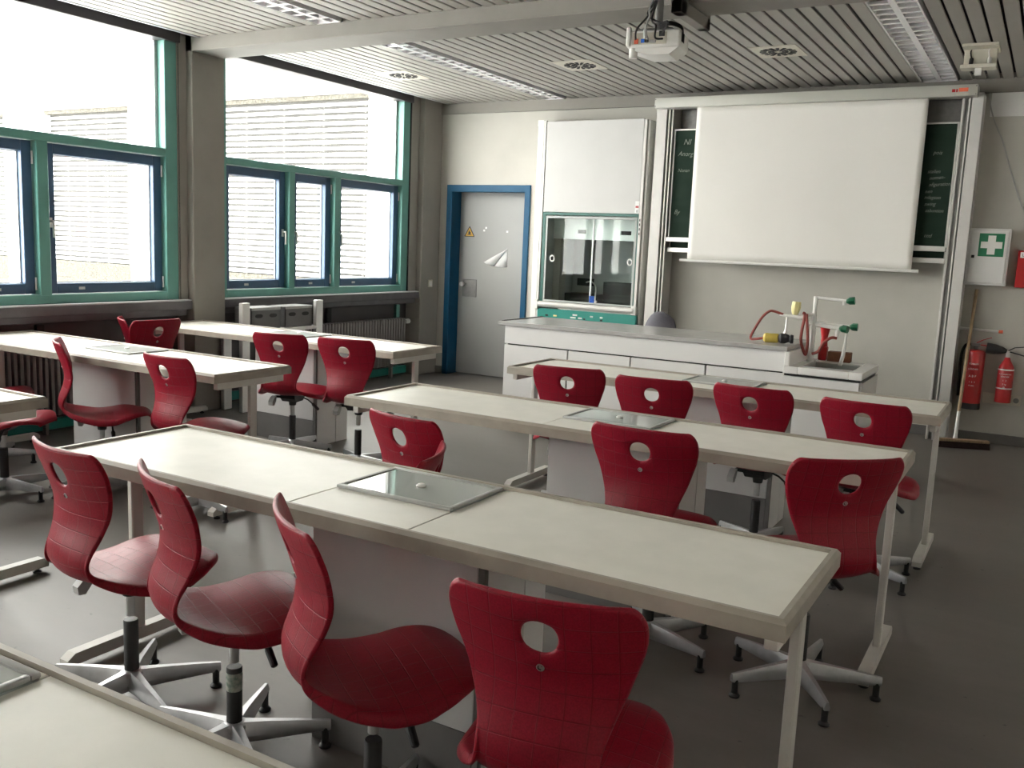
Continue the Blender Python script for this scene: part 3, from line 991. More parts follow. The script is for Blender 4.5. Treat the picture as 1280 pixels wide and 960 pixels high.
# cloth with a very slight wave
cbm = bmesh.new()
NX, NZ = 40, 24
vv = {}
for i in range(NX + 1):
    for j in range(NZ + 1):
        u, v = i / NX, j / NZ
        x = -3.047 + u * (2.0)
        z = 1.452 + v * (2.865 - 1.452)
        y = 8.56 + 0.004 * math.sin(u * 9 + 1) * (1 - v) + 0.003 * math.sin(u * 17 + v * 3) * (1 - v)
        vv[i, j] = cbm.verts.new((x, y, z))
for i in range(NX):
    for j in range(NZ):
        cbm.faces.new((vv[i, j], vv[i + 1, j], vv[i + 1, j + 1], vv[i, j + 1]))
cm = MB()
cm.b.free()
cm.b = cbm
cl = S(cm, 'cloth', 'screen')
sm = cl.modifiers.new('thickness', 'SOLIDIFY')
sm.thickness = 0.001
S(MB().tube([(-3.12, 8.56, 1.437), (-0.99, 8.56, 1.437)], 0.014, 12), 'bottom_bar', 'whitepl')

# ------------------------------------------------------------------ right part of the front wall
t = thing('first_aid_cabinet', 'white first aid cabinet with green cross sign on wall', 'first aid cabinet', (-0.487, 8.828, 1.58))
obj('housing', B(-0.155, 0.155, -0.12, 0, -0.235, 0.235, 0.004), M['white'], t)
dr = obj('cabinet_door', B(-0.135, 0.135, -0.132, -0.1202, -0.215, 0.215, 0.003), M['white'], t)
sg = obj('green_sign', B(-0.075, 0.115, -0.1335, -0.1322, 0.005, 0.195), M['green'], dr)
cr = MB()
cr.box(0.02 - 0.08, 0.02 + 0.08, -0.1345, -0.1336, 0.073, 0.127)
cr.box(0.02 - 0.029, 0.02 + 0.029, -0.1346, -0.1337, 0.022, 0.178)
obj('white_cross', cr, M['whitepl'], dr)
obj('lock', B(-0.122, -0.098, -0.137, -0.132, -0.01, 0.014, 0.001), M['black'], dr)

t = thing('fire_blanket_box', 'red fire blanket box with white label at right edge', 'fire blanket box', (-0.13, 8.828, 1.49))
obj('housing', B(-0.135, 0.135, -0.09, 0, -0.15, 0.155, 0.005), M['red'], t)
lb = obj('label', B(-0.118, 0.12, -0.0915, -0.0902, 0.095, 0.142), M['paper'], t)
o = link('lettering', text_mesh('LÖSCHDECKE', 0.034), M['black'], lb)
o.matrix_local = Matrix.Translation((0.002, -0.0925, 0.117)) @ Matrix.Rotation(R(90), 4, 'X')


def extinguisher(label, x, z, r, hgt, kind):
    t = thing('fire_extinguisher', label, 'fire extinguisher', (x, 8.828 - r - 0.02, z), 0, 'wall fire extinguishers')
    if kind == 'foam':
        obj('cylinder', MB().lathe([(0, 0.0), (r, 0.0), (r, hgt - 0.02), (r * 0.96, hgt), (r * 0.80, hgt + 0.012), (r * 0.3, hgt + 0.02), (0, hgt + 0.02)], n=28), M['red'], t)
        obj('foot_ring', MB().lathe([(0, -0.04), (r * 1.03, -0.04), (r * 1.03, 0.012), (0, 0.012)], n=28), M['black'], t)
        vh = MB()
        vh.tube([(0, 0, hgt + 0.01), (0, 0, hgt + 0.06)], 0.017, 10)
        vh.box(-0.045, 0.03, -0.018, 0.018, hgt + 0.045, hgt + 0.07, 0.003)
        v = obj('valve', vh, M['plate'], t)
        lv = MB()
        lv.bar((0.0, 0, hgt + 0.075), (0.05, 0, hgt + 0.105), 0.022, 0.008)
        lv.bar((0.05, 0, hgt + 0.105), (0.11, 0, hgt + 0.128), 0.022, 0.006)
        lv.bar((0.01, 0, hgt + 0.062), (0.125, 0, hgt + 0.052), 0.02, 0.008)
        obj('squeeze_lever', lv, M['red'], v)
        obj('hose', MB().tube(smooth_path([(-0.04, -0.01, hgt + 0.06), (-0.085, -0.01, hgt + 0.045), (-0.108, -0.005, hgt - 0.05), (-0.105, 0, 0.2), (-0.10, 0, 0.06)], 6), 0.012, 10), M['black'], t)
        zz = ((hgt - 0.10, 0.022, 'paper', 0.55), (hgt - 0.20, 0.02, 'paper', 0.6))
        body = (('SCHAUM', hgt - 0.10, 0.018), ('A B F', hgt - 0.205, 0.026), ('LÖSCHER', hgt - 0.145, 0.018), ('1  2  3', hgt - 0.255, 0.018), ('6 Liter', hgt - 0.285, 0.016))
    else:
        obj('cylinder', MB().lathe([(0, 0.0), (r, 0.004), (r, hgt * 0.72), (r * 0.9, hgt * 0.80), (r * 0.45, hgt * 0.93), (r * 0.3, hgt), (0, hgt)], n=28), M['red'], t)
        vh = MB()
        vh.tube([(0, 0, hgt - 0.01), (0, 0, hgt + 0.055)], 0.016, 10)
        v = obj('valve', vh, M['handle'], t)
        lv = MB()
        lv.bar((0.0, 0, hgt + 0.055), (0.045, 0, hgt + 0.085), 0.022, 0.008)
        lv.bar((0.045, 0, hgt + 0.085), (0.125, 0, hgt + 0.098), 0.022, 0.007)
        lv.bar((0.0, 0, hgt + 0.05), (0.14, 0, hgt + 0.018), 0.022, 0.009)
        obj('squeeze_lever', lv, M['black'], v)
        obj('snow_horn', MB().tube([(-0.01, 0, hgt + 0.05), (-0.045, 0, hgt + 0.055), (-0.10, 0, hgt + 0.06), (-0.165, 0, hgt + 0.065)], [0.014, 0.03, 0.042, 0.046], 16), M['black'], t)
        body = (('KOHLENDIOXID', hgt * 0.64, 0.013), ('LÖSCHER', hgt * 0.585, 0.015), ('1  2', hgt * 0.50, 0.020), ('2 kg', hgt * 0.42, 0.018), ('B', hgt * 0.34, 0.03))
        bd = MB()
        for z0 in (hgt * 0.72, hgt * 0.18 + 0.05):
            bd.lathe([(r * 1.004, z0), (r * 1.006, z0 + 0.002), (r * 1.006, z0 + 0.009), (r * 1.004, z0 + 0.011)], n=28)
        obj('white_band', bd, M['paper'], t)
    for (s, z0, size) in body:
        me = text_mesh(s, size, 0.0)
        for vtx in me.vertices:           # wrap the print round the cylinder
            a = vtx.co.x / r
            y = vtx.co.y
            vtx.co = (math.sin(a) * (r + 0.0012), -math.cos(a) * (r + 0.0012), z0 + y)
        link('lettering', me, M['paper'], t)
    br = MB()
    br.box(-0.03, 0.03, r - 0.002, r + 0.0195, hgt * 0.45, hgt * 0.62, 0.002)
    obj('wall_bracket', br, M['plate'], t)
    return t


extinguisher('larger red foam extinguisher with side hose behind the broom', -0.492, 0.335, 0.078, 0.45, 'foam')
extinguisher('slimmer red carbon dioxide extinguisher with black horn on wall', -0.250, 0.372, 0.062, 0.385, 'co2')

t = thing('wall_socket', 'cream double wall socket beside the slim extinguisher', 'socket', (-0.215, 8.828, 0.39))
obj('plate', B(-0.19, 0.10, -0.012, 0, -0.045, 0.045, 0.003), M['cream'], t)
for x in (0.0, 0.065):
    obj('outlet', MB().tube([(x, -0.0121, 0), (x, -0.015, 0)], 0.022, 16), M['plate'], t)

t = thing('towel_rail', 'grey tube rail with red end caps on wall', 'rail', (-0.49, 8.80, 0.968))
obj('tube', MB().tube([(-0.155, -0.03, 0.004), (0.155, -0.03, -0.004)], 0.011, 12), M['alu'], t)
for s in (-1, 1):
    obj('end_cap', MB().tube([(s * 0.150, -0.03, s * -0.004), (s * 0.182, -0.03, s * -0.004)], 0.014, 12), M['orange'], t)
    obj('bracket', B(s * 0.166 - 0.008, s * 0.166 + 0.008, -0.025, 0.027, -0.008, 0.008), M['plate'], t)

# broom leaning on the wall
hx, hy = -0.50, 8.43
t = thing('broom', 'wide wooden broom leaning on wall beside the extinguishers', 'broom', (hx, hy, 0), R(22))
obj('bristles', MB().prism([(-0.045, 0.0), (0.045, 0.0), (0.03, 0.05), (-0.03, 0.05)], -0.21, 0.21, 0), M['bristle'], t)
obj('head', B(-0.21, 0.21, -0.03, 0.03, 0.05, 0.072, 0.004), M['wood'], t)
ca, sa = math.cos(-R(22)), math.sin(-R(22))
def loc(p):
    x, y = p[0] - hx, p[1] - hy
    return (x * ca - y * sa, x * sa + y * ca, p[2])
p0, p1, p2 = loc((-0.555, 8.47, 0.09)), loc((-0.555, 8.52, 0.29)), loc((-0.545, 8.805, 1.305))
obj('ferrule', MB().tube([loc((-0.555, 8.46, 0.06)), p0, p1], [0.02, 0.016, 0.0125], 10), M['whitepl'], t)
obj('handle', MB().tube([p1, p2], 0.0135, 12), M['wood'], t)

t = tag(obj('wall_cable', MB().tube(smooth_path([(-0.615, 8.815, 3.03), (-0.61, 8.815, 2.86), (-0.56, 8.82, 2.70), (-0.48, 8.82, 2.53), (-0.38, 8.82, 2.25), (-0.27, 8.82, 1.98), (-0.15, 8.82, 1.80), (0.05, 8.82, 1.66), (0.3, 8.82, 1.60)], 6), 0.006, 8), M['greyplastic']), 'thin grey cable hanging down the wall from the ceiling', 'cable')

# ------------------------------------------------------------------ lab tables
ZT, TW, TD = 0.785, 2.430, 0.565


def make_table(name, label):
    """origin on the floor under the right near corner; runs to -x and +y"""
    t = thing(name, label, 'table', group=None)
    rim = MB()
    prof = [(0.0, ZT - 0.047), (0.022, ZT - 0.047), (0.022, ZT - 0.010), (0.021, ZT), (0.009, ZT + 0.001), (0.0, ZT - 0.010)]
    n = len(prof)
    corners = [(0, 0, -1, 1), (-TW, 0, 1, 1), (-TW, TD, 1, -1), (0, TD, -1, -1)]
    rings = [[rim.b.verts.new((cx + sx * o, cy + sy * o, z)) for (o, z) in prof] for (cx, cy, sx, sy) in corners]
    for i in range(4):
        a, b = rings[i], rings[(i + 1) % 4]
        for k in range(n):
            rim.b.faces.new((a[k], a[(k + 1) % n], b[(k + 1) % n], b[k]))
    obj('edge_profile', rim, M['rim'], t)
    obj('substrate', B(-TW + 0.022, -0.022, 0.022, TD - 0.022, ZT - 0.046, ZT - 0.030), M['rim'], t)
    z0, z1 = ZT - 0.029, ZT - 0.009
    ya, yb = 0.0225, TD - 0.0225
    obj('tabletop_panel', B(-0.982, -0.0225, ya, yb, z0, z1, 0.0012), M['top'], t)
    obj('tabletop_panel', B(-TW + 0.0225, -1.4035, ya, yb, z0, z1, 0.0012), M['top'], t)
    obj('tabletop_panel', B(-1.3985, -0.9865, ya, 0.245, z0, z1, 0.0012), M['top'], t)
    obj('tabletop_panel', B(-1.3985, -0.9865, 0.525, yb, z0, z1, 0.0012), M['top'], t)
    obj('panel_joint', MB().box(-1.4034, -1.3986, ya, yb, z0, z1 - 0.003).box(-0.9864, -0.9821, ya, yb, z0, z1 - 0.003), M['gap'], t)
    well = MB()
    well.box(-1.398, -0.986, 0.246, 0.524, ZT - 0.028, ZT - 0.020)
    obj('media_well', well, M['basin'], t)
    fr = MB()
    for (a, b, c, d) in ((-1.3985, -0.9855, 0.240, 0.258), (-1.3985, -0.9855, 0.512, 0.530), (-1.3985, -1.382, 0.258, 0.512), (-1.002, -0.9855, 0.258, 0.512)):
        fr.box(a, b, c, d, ZT - 0.009, ZT + 0.002, 0.004, 2)
    cf = obj('cover_frame', fr, M['greyplastic'], t)
    obj('glass_cover', B(-1.3825, -1.0015, 0.2575, 0.5125, ZT - 0.007, ZT - 0.002, 0.001), M['coverglass'], cf)
    obj('cover_knob', MB().lathe([(0, ZT - 0.002), (0.014, ZT - 0.002), (0.016, ZT + 0.003), (0.010, ZT + 0.008), (0, ZT + 0.009)], (-1.19, 0.385, 0), 14), M['whitepl'], cf)
    for x in (-0.036, -TW + 0.036):
        up = obj('leg', B(x - 0.013, x + 0.013, 0.275, 0.325, 0.06, ZT - 0.085, 0.004), M['steelpaint'], t)
        ft = MB()
        ft.prism([(0.0, 0.022), (0.0, 0.045), (0.03, 0.064), (0.53, 0.064), (TD - 0.012, 0.045), (TD - 0.012, 0.022)], x - 0.022, x + 0.022, 0)
        f = obj('foot_bar', ft, M['steelpaint'], up)
        for y in (0.045, 0.51):
            obj('glide', MB().lathe([(0, 0.0), (0.018, 0.0), (0.018, 0.008), (0.008, 0.012), (0.008, 0.024), (0, 0.024)], (x, y, 0), 12), M['black'], up)
        obj('bracket', B(x - 0.016, x + 0.016, 0.04, 0.525, ZT - 0.087, ZT - 0.047, 0.003), M['steelpaint'], up)
    obj('apron_tube', B(-0.79, -0.05, 0.285, 0.315, ZT - 0.086, ZT - 0.056, 0.003), M['steelpaint'], t)
    obj('apron_tube', B(-TW + 0.05, -1.45, 0.285, 0.315, ZT - 0.086, ZT - 0.056, 0.003), M['steelpaint'], t)
    return t


XRR, XLR = -0.388, -3.690
ROWY = (1.834, 3.320, 4.830)
TABS = [
    (XRR, ROWY[0], 'beige edged lab table, second from the camera, with three chairs along its left half', 0),
    (XRR, ROWY[1], 'beige edged lab table in the middle row of the right block', 0),
    (XRR, ROWY[2], 'beige edged lab table standing right in front of the teacher desk', 0),
    (XRR, 0.336, 'beige edged lab table cut off at the bottom left corner', 0),
    (XLR, ROWY[2], 'beige edged lab table by the windows, farthest back near the blue door', 0.0),
    (XLR, ROWY[1], 'beige edged lab table in the middle of the window side block', 0.0),
    (XLR, ROWY[0], 'beige edged lab table of which only a corner shows at left edge', 0),
]
proto = make_table('lab_table', TABS[0][2])
for i, (x, y, lab, rz) in enumerate(TABS):
    o = proto if i == 0 else copy_tree(proto)
    o.location = (x, y, 0)
    o['label'] = lab
    o['group'] = 'lab tables in two blocks'


def make_cabinet(label):
    """white service cabinet under a table; origin at floor under the right near corner of the table"""
    t = thing('service_cabinet', label, 'cabinet', group='service cabinets under the lab tables')
    return t


def fill_cabinet(t, x0, x1):
    y0, y1 = 0.165, 0.52
    zt = ZT - 0.048
    obj('front_panel', B(x0, x1 - 0.022, y0, y0 + 0.016, 0.19, zt, 0.0015), M['cab'], t)
    obj('corner_strip', B(x1 - 0.020, x1, y0 + 0.001, y0 + 0.020, 0.0, zt, 0.001), M['plinth'], t)
    obj('side_panel', B(x0, x0 + 0.016, y0 + 0.018, y1, 0.0, zt, 0.0015), M['cab'], t)
    obj('side_panel', B(x1 - 0.014, x1, y0 + 0.022, 0.388, 0.0, zt, 0.0015), M['white'], t)
    obj('side_panel', B(x1 - 0.014, x1, 0.394, y1, 0.0, zt, 0.0015), M['white'], t)
    obj('back_panel', B(x0 + 0.018, x1 - 0.018, y1 - 0.016, y1, 0.0, zt, 0.0015), M['cab'], t)
    obj('plinth', B(x0, x1 - 0.022, y0 + 0.001, y0 + 0.016, 0.0, 0.188, 0.001), M['plinth'], t)
    obj('carcass', B(x0 + 0.018, x1 - 0.016, y0 + 0.018, y1 - 0.018, 0.0, zt - 0.002), M['gap'], t)


CABS = [
    (XRR, ROWY[0], 0, 'white service cabinet behind the chairs of the second nearest table'),
    (XRR, ROWY[1], 0, 'white service cabinet under the middle table of the right block'),
    (XRR, ROWY[2], 0, 'white service cabinet mostly hidden behind the row of four chairs'),
    (XRR, 0.336, 0, 'white service cabinet under the nearest table at the bottom left'),
    (XLR, ROWY[2], 0, 'white service cabinet behind two red chairs near the blue door'),
    (XLR, ROWY[1], 0, 'white service cabinet by the radiator under the middle window side table'),
    (XLR, ROWY[0], 0, 'white service cabinet under the table cut off at left edge'),
]
protoc = {}
for (x, y, k, lab) in CABS:
    if k not in protoc:
        o = make_cabinet(lab)
        fill_cabinet(o, -1.42, -0.82)
        protoc[k] = o
    else:
        o = copy_tree(protoc[k])
        o['label'] = lab
    o.location = (x, y, 0)

# ------------------------------------------------------------------ swivel chairs
PROF = [(-0.240, 0.405), (-0.222, 0.345), (-0.198, 0.275), (-0.182, 0.215), (-0.190, 0.150), (-0.212, 0.090), (-0.218, 0.045), (-0.200, 0.008), (-0.155, -0.016), (-0.090, -0.024), (0.0, -0.014), (0.09, 0.004), (0.17, 0.010), (0.225, 0.0), (0.258, -0.022)]
HALF = [(0.0, 0.168), (0.008, 0.181), (0.022, 0.192), (0.045, 0.199), (0.08, 0.200), (0.13, 0.190), (0.18, 0.169), (0.23, 0.146), (0.28, 0.128), (0.33, 0.121), (0.37, 0.125), (0.405, 0.142), (0.44, 0.172), (0.49, 0.205), (0.56, 0.222), (0.63, 0.224), (0.70, 0.212), (0.76, 0.180), (0.80, 0.140), (0.83, 0.085)]
CURL = [(0.0, 0.037), (0.10, 0.042), (0.2, 0.040), (0.30, 0.034), (0.37, 0.034), (0.42, 0.034), (0.48, 0.018), (0.56, -0.012), (0.64, -0.026), (0.72, -0.018), (0.83, -0.006)]


def dense():
    P = smooth_path([(u, 0, z) for u, z in PROF], 16)
    P = np.array([(p.x, p.z) for p in P])
    d = np.r_[0, np.cumsum(np.hypot(*np.diff(P, axis=0).T))]
    return P, d


_P, _D = dense()
_LEN = _D[-1]
_hs = np.array(HALF)
_hs[:, 0] *= _LEN / _hs[-1, 0]
_cs = np.array(CURL)
_cs[:, 0] *= _LEN / _cs[-1, 0]


def smoothed(tab, s):
    return np.interp(s, tab[:, 0], tab[:, 1])


def surf(s, a):
    """a point of the shell: s along the profile, a across (metres)"""
    u = np.interp(s, _D, _P[:, 0])
    z = np.interp(s, _D, _P[:, 1])
    e = 0.004
    u1, u0 = np.interp(s + e, _D, _P[:, 0]), np.interp(s - e, _D, _P[:, 0])
    z1, z0 = np.interp(s + e, _D, _P[:, 1]), np.interp(s - e, _D, _P[:, 1])
    t = np.array((u1 - u0, z1 - z0))
    t /= np.hypot(*t) + 1e-9
    nrm = np.array((-t[1], t[0]))       # towards the sitter
    c = smoothed(_cs, s) * (a / 0.20) ** 2 * (0.20 / max(smoothed(_hs, s), 0.12)) ** 1.0
    return (a, u + nrm[0] * c, z + nrm[1] * c)


HOLE_S, HOLE_R = 0.092, 0.038


def make_shell_mesh():
    NA = 16
    rows = [0.0, 0.010, 0.026, 0.048, 0.070, 0.092, 0.114, 0.136, 0.158]
    NR = 34
    rows += list(np.linspace(0.158, _LEN, NR)[1:])
    bm = bmesh.new()
    uvl = bm.loops.layers.uv.new('UVMap')
    V = {}
    A = {}
    mid = NA // 2
    for i, s in enumerate(rows):
        hw = smoothed(_hs, s)
        for j in range(NA + 1):
            a = (j / NA * 2 - 1) * hw
            A[i, j] = (s + 0.010 * max(0.0, 1 - s / 0.12) * (a / hw) ** 2, a)
    hi = 5                                # row index of the hole centre
    for i in range(hi - 2, hi + 3):
        for j in range(mid - 2, mid + 3):
            if max(abs(i - hi), abs(j - mid)) == 2:
                s, a = A[i, j]
                ang = math.atan2((i - hi), (j - mid))
                A[i, j] = (HOLE_S + HOLE_R * math.sin(ang), HOLE_R * math.cos(ang))
    for i in range(hi - 3, hi + 4):
        for j in range(mid - 3, mid + 4):
            if max(abs(i - hi), abs(j - mid)) == 3 and 0 < i:
                s, a = A[i, j]
                ang = math.atan2((i - hi), (j - mid))
                s2, a2 = HOLE_S + 0.058 * math.sin(ang), 0.058 * math.cos(ang)
                A[i, j] = (0.45 * s + 0.55 * s2, 0.45 * a + 0.55 * a2)
    for k, (s, a) in A.items():
        i, j = k
        if max(abs(i - hi), abs(j - mid)) < 2:
            continue
        V[k] = bm.verts.new(surf(s, a))
    # flange: the rim turns down round the seat and a little round the back
    nr = len(rows)
    for i in range(nr):
        s = rows[i]
        e = 0.004
        t_ = np.array((np.interp(s + e, _D, _P[:, 0]) - np.interp(s - e, _D, _P[:, 0]), np.interp(s + e, _D, _P[:, 1]) - np.interp(s - e, _D, _P[:, 1])))
        t_ /= np.hypot(*t_) + 1e-9
        nrm = np.array((-t_[1], t_[0]))
        f_ = np.interp(s / _LEN, (0, 0.34, 0.42, 0.54, 0.75, 1.0), (0.001, 0.002, 0.012, 0.030, 0.026, 0.012))
        for j, sg in ((-1, -1), (NA + 1, 1)):
            src = V[i, 0 if sg < 0 else NA].co
            V[i, j] = bm.verts.new((src.x + sg * 0.004 if f_ > 0.004 else src.x + sg * 0.003, src.y - nrm[0] * f_, src.z - nrm[1] * f_))
            A[i, j] = (A[i, 0 if sg < 0 else NA][0], A[i, 0 if sg < 0 else NA][1] + sg * 0.01)
    for j in range(-1, NA + 2):
        src = V[nr - 1, j].co
        V[nr, j] = bm.verts.new((src.x, src.y + 0.006, src.z - 0.016))
        A[nr, j] = (_LEN + 0.01, A[nr - 1, j][1])
    for i in range(nr):
        for j in range(-1, NA + 1):
            if hi - 2 <= i < hi + 2 and mid - 2 <= j < mid + 2:
                continue
            ks = [(i, j), (i + 1, j), (i + 1, j + 1), (i, j + 1)]
            f = bm.faces.new([V[k] for k in ks])
            f.smooth = True
            for lp, k in zip(f.loops, ks):
                s, a = A[k]
                lp[uvl].uv = (a / 0.050 + 0.5, s / 0.052 + 0.35)
    bmesh.ops.recalc_face_normals(bm, faces=bm.faces[:])
    me = bpy.data.meshes.new('seat_shell')
    bm.to_mesh(me)
    bm.free()
    o = bpy.data.objects.new('shell_build', me)
    COL.objects.link(o)
    s1 = o.modifiers.new('s', 'SOLIDIFY')
    s1.thickness = 0.013
    s1.offset = 0
    s2 = o.modifiers.new('u', 'SUBSURF')
    s2.levels = 1
    s2.render_levels = 1
    dg = bpy.context.evaluated_depsgraph_get()
    me2 = bpy.data.meshes.new_from_object(o.evaluated_get(dg))
    bpy.data.objects.remove(o)
    bpy.data.meshes.remove(me)
    me2.name = 'seat_shell'
    for p in me2.polygons:
        p.use_smooth = True
    return me2


SHELL = make_shell_mesh()


def make_chair():
    """origin on the floor below the column; faces +y; seat height 0.455"""
    t = thing('swivel_chair', '', 'chair', group='red swivel chairs at the lab tables')
    zs = 0.455
    link('seat_shell', SHELL, M['shell'], t, (0, 0, zs))
    bs_, ba = HOLE_S + 0.072, 0
    x, y, z = surf(bs_, 0)
    bd = MB()
    bd.tube([(0, y - 0.0055, zs + z), (0, y - 0.0085, zs + z - 0.001)], 0.0085, 14)
    b = obj('badge', bd, M['handle'], t)
    mk = MB()
    mk.tube([(0.0045 * math.cos(a), y - 0.009, zs + z + 0.0045 * math.sin(a)) for a in np.linspace(0.6, 5.2, 9)], 0.0013, 5)
    obj('badge_mark', mk, M['black'], b)
    me_ = MB()
    me_.prism([(-0.075, zs - 0.036), (0.085, zs - 0.030), (0.085, zs - 0.055), (0.045, zs - 0.085), (-0.045, zs - 0.085), (-0.075, zs - 0.060)], -0.055, 0.055, 0)
    me_.tube([(0, 0, zs - 0.115), (0, 0, zs - 0.06)], [0.024, 0.032], 14)
    obj('mechanism', me_, M['black'], t)
    lv = MB()
    lv.tube([(0.045, 0.045, zs - 0.062), (0.090, 0.05, zs - 0.078), (0.130, 0.052, zs - 0.108)], 0.005, 8)
    l = obj('height_lever', lv, M['black'], t)
    obj('lever_knob', MB().tube([(0.124, 0.0515, zs - 0.103), (0.132, 0.052, zs - 0.110), (0.168, 0.055, zs - 0.142), (0.171, 0.0555, zs - 0.145)], [0.008, 0.0115, 0.0105, 0.006], 10), M['black'], l)
    th = MB()
    th.prism([(-0.075, zs - 0.045), (-0.10, zs - 0.055), (-0.128, zs - 0.082), (-0.124, zs - 0.108), (-0.102, zs - 0.110), (-0.078, zs - 0.078)], -0.118, -0.084, 0)
    obj('tilt_handle', th, M['greyplastic'], t)
    obj('tilt_arm', B(-0.10, -0.05, -0.072, -0.045, zs - 0.060, zs - 0.045, 0.002), M['black'], t)
    obj('gas_piston', MB().tube([(0, 0, 0.27), (0, 0, zs - 0.10)], 0.0145, 14), M['piston'], t)
    sl = MB()
    sl.lathe([(0, 0.07), (0.023, 0.07), (0.023, 0.272), (0.021, 0.276), (0.0, 0.276)], n=18)
    obj('column_sleeve', sl, M['black'], t)
    obj('hub', MB().lathe([(0, 0.050), (0.034, 0.050), (0.040, 0.062), (0.036, 0.10), (0.026, 0.108), (0, 0.108)], n=20), M['chrome'], t)
    for k in range(5):
        a = k * 2 * math.pi / 5
        m = Matrix.Rotation(a, 4, 'Z')
        bm = bmesh.new()
        secs = ((0.022, 0.046, 0.106, 0.030), (0.09, 0.047, 0.102, 0.021), (0.19, 0.052, 0.094, 0.015), (0.272, 0.056, 0.086, 0.011), (0.278, 0.057, 0.085, 0.010))
        rg = []
        for (r, zb, zt, w) in secs:
            rg.append([bm.verts.new(p) for p in ((r, -w * 0.8, zb), (r, w * 0.8, zb), (r, w, zb + 0.35 * (zt - zb)), (r, w * 0.45, zt), (r, -w * 0.45, zt), (r, -w, zb + 0.35 * (zt - zb)))])
        for i in range(len(rg) - 1):
            for q in range(6):
                bm.faces.new((rg[i][q], rg[i][(q + 1) % 6], rg[i + 1][(q + 1) % 6], rg[i + 1][q]))
        bm.faces.new(rg[0][::-1])
        bm.faces.new(rg[-1])
        lg = MB()
        lg.merge(bm, m)
        leg = obj('leg', lg, M['chrome'], t)
        p = m @ Vector((0.262, 0, 0))
        obj('glide', MB().lathe([(0, 0.0), (0.019, 0.0), (0.020, 0.006), (0.0115, 0.014), (0.0115, 0.064), (0, 0.064)], (p.x, p.y, 0), 12), M['black'], leg)
    return t


# x, y, facing (degrees, 0 = towards the front wall), height change, base turn, label
CHAIRS = [
    (-0.805, 1.690, 10, 0.010, 20, 'red swivel chair nearest the camera, its back filling the bottom centre'),
    (-1.345, 1.715, -36, 0.015, 30, 'red swivel chair with wide seat in side view, left of the nearest one'),
    (-1.925, 1.800, -24, 0.010, 44, 'red swivel chair second from left along the near left table edge'),
    (-2.440, 1.845, -8, 0.010, 55, 'red swivel chair with shiny gridded seat at the left end of the front row'),
    (-2.055, 3.000, -11, -0.010, 10, 'red swivel chair seen above the glass cover, left half of the middle table'),
    (-2.000, 2.530, 113, -0.075, 40, 'red swivel chair mostly hidden, its curved pink-lit edge overlapping another chair'),
    (-1.205, 3.225, 2, 0.028, 52, 'red swivel chair with its back centred before the middle right table'),
    (-0.625, 3.219, 40, 0.020, 14, 'red swivel chair at the right end of the middle right table'),
    (-2.230, 4.600, 12, 0.015, 10, 'leftmost of the four red chairs at the table before the teacher desk'),
    (-1.715, 4.560, 8, 0.015, 30, 'second from left of the four red chairs before the teacher desk'),
    (-1.185, 4.620, -4, 0.020, 0, 'third from left of the four red chairs before the teacher desk'),
    (-0.660, 4.580, -3, 0.015, 40, 'rightmost of the four red chairs before the teacher desk'),
    (-4.470, 4.720, 16, 0.000, 25, 'red swivel chair by the window side back table, left of its neighbour'),
    (-3.825, 4.650, 12, 0.025, 5, 'red swivel chair at the right end of the window side back table'),
    (-5.480, 4.260, 88, 0.040, 15, 'red swivel chair turned to the window, its holed back below the column'),
    (-5.815, 4.640, -34, -0.010, 40, 'red swivel chair half hidden behind another below the window column'),
    (-4.620, 3.330, -34, 0.020, 35, 'red swivel chair in full side view at the middle window side table'),
    (-3.900, 3.400, -4, 0.010, 60, 'red swivel chair with back towards us at the middle window side table end'),
    (-4.960, 2.950, -60, 0.000, 10, 'red swivel chair cut off at the left edge behind a table corner'),
    (-5.720, 3.300, -50, 0.010, 45, 'red swivel chair at far left edge beside the radiator'),
]
proto = make_chair()
for i, (x, y, a, dz, bt, lab) in enumerate(CHAIRS):
    o = proto if i == 0 else copy_tree(proto)
    o.location = (x, y, 0)
    o.rotation_euler = (0, 0, R(a))
    o['label'] = lab
    for ch in o.children:                # the five-armed base turns freely below the seat
        if ch.name.split('.')[0] == 'leg':
            ch.rotation_euler.z = R(bt - a)
    if dz:
        for ch in o.children:
            nm = ch.name.split('.')[0]
            if nm in ('seat_shell', 'badge', 'mechanism', 'height_lever', 'tilt_handle', 'tilt_arm', 'gas_piston'):
                ch.location.z += dz
    if i == 2:
        stk = MB()
        stk.lathe([(0.0232, 0.205), (0.0236, 0.207), (0.0236, 0.258), (0.0232, 0.26)], n=18)
        s = obj('sleeve_sticker', stk, mat('worn_sticker', (0.45, 0.45, 0.40), 0.6, col2=(0.12, 0.2, 0.16), scale=60), [c for c in o.children if c.name.startswith('column_sleeve')][0])
        s['label'] = 'worn pale sticker'

# ------------------------------------------------------------------ teacher desk
t = thing('teacher_desk', 'long white teacher desk with grey worktop before the board', 'desk', (-2.68, 6.45, 0))
def D(mb, name, m, parent=t):
    bmesh.ops.translate(mb.b, verts=mb.b.verts, vec=(2.68, -6.45, 0))
    return obj(name, mb, M[m], parent)
D(B(-3.85, -1.522, 6.43, 7.15, 0.868, 0.90, 0.003), 'worktop', 'desktop')
D(B(-3.845, -3.825, 6.47, 7.15, 0.90, 0.906, 0.002), 'left_lip', 'plinth')
D(B(-3.80, -1.532, 6.455, 6.475, 0.722, 0.866, 0.0015), 'modesty_panel', 'white')
xs = [-3.80, -3.222, -2.690, -2.100, -1.532]
for a, b in zip(xs[:-1], xs[1:]):
    D(B(a + (0.006 if a > -3.79 else 0), b - 0.006, 6.455, 6.475, 0.10, 0.711, 0.0015), 'front_panel', 'white')
D(B(-3.80, -3.782, 6.476, 7.12, 0.0, 0.866, 0.0015), 'end_panel', 'white')
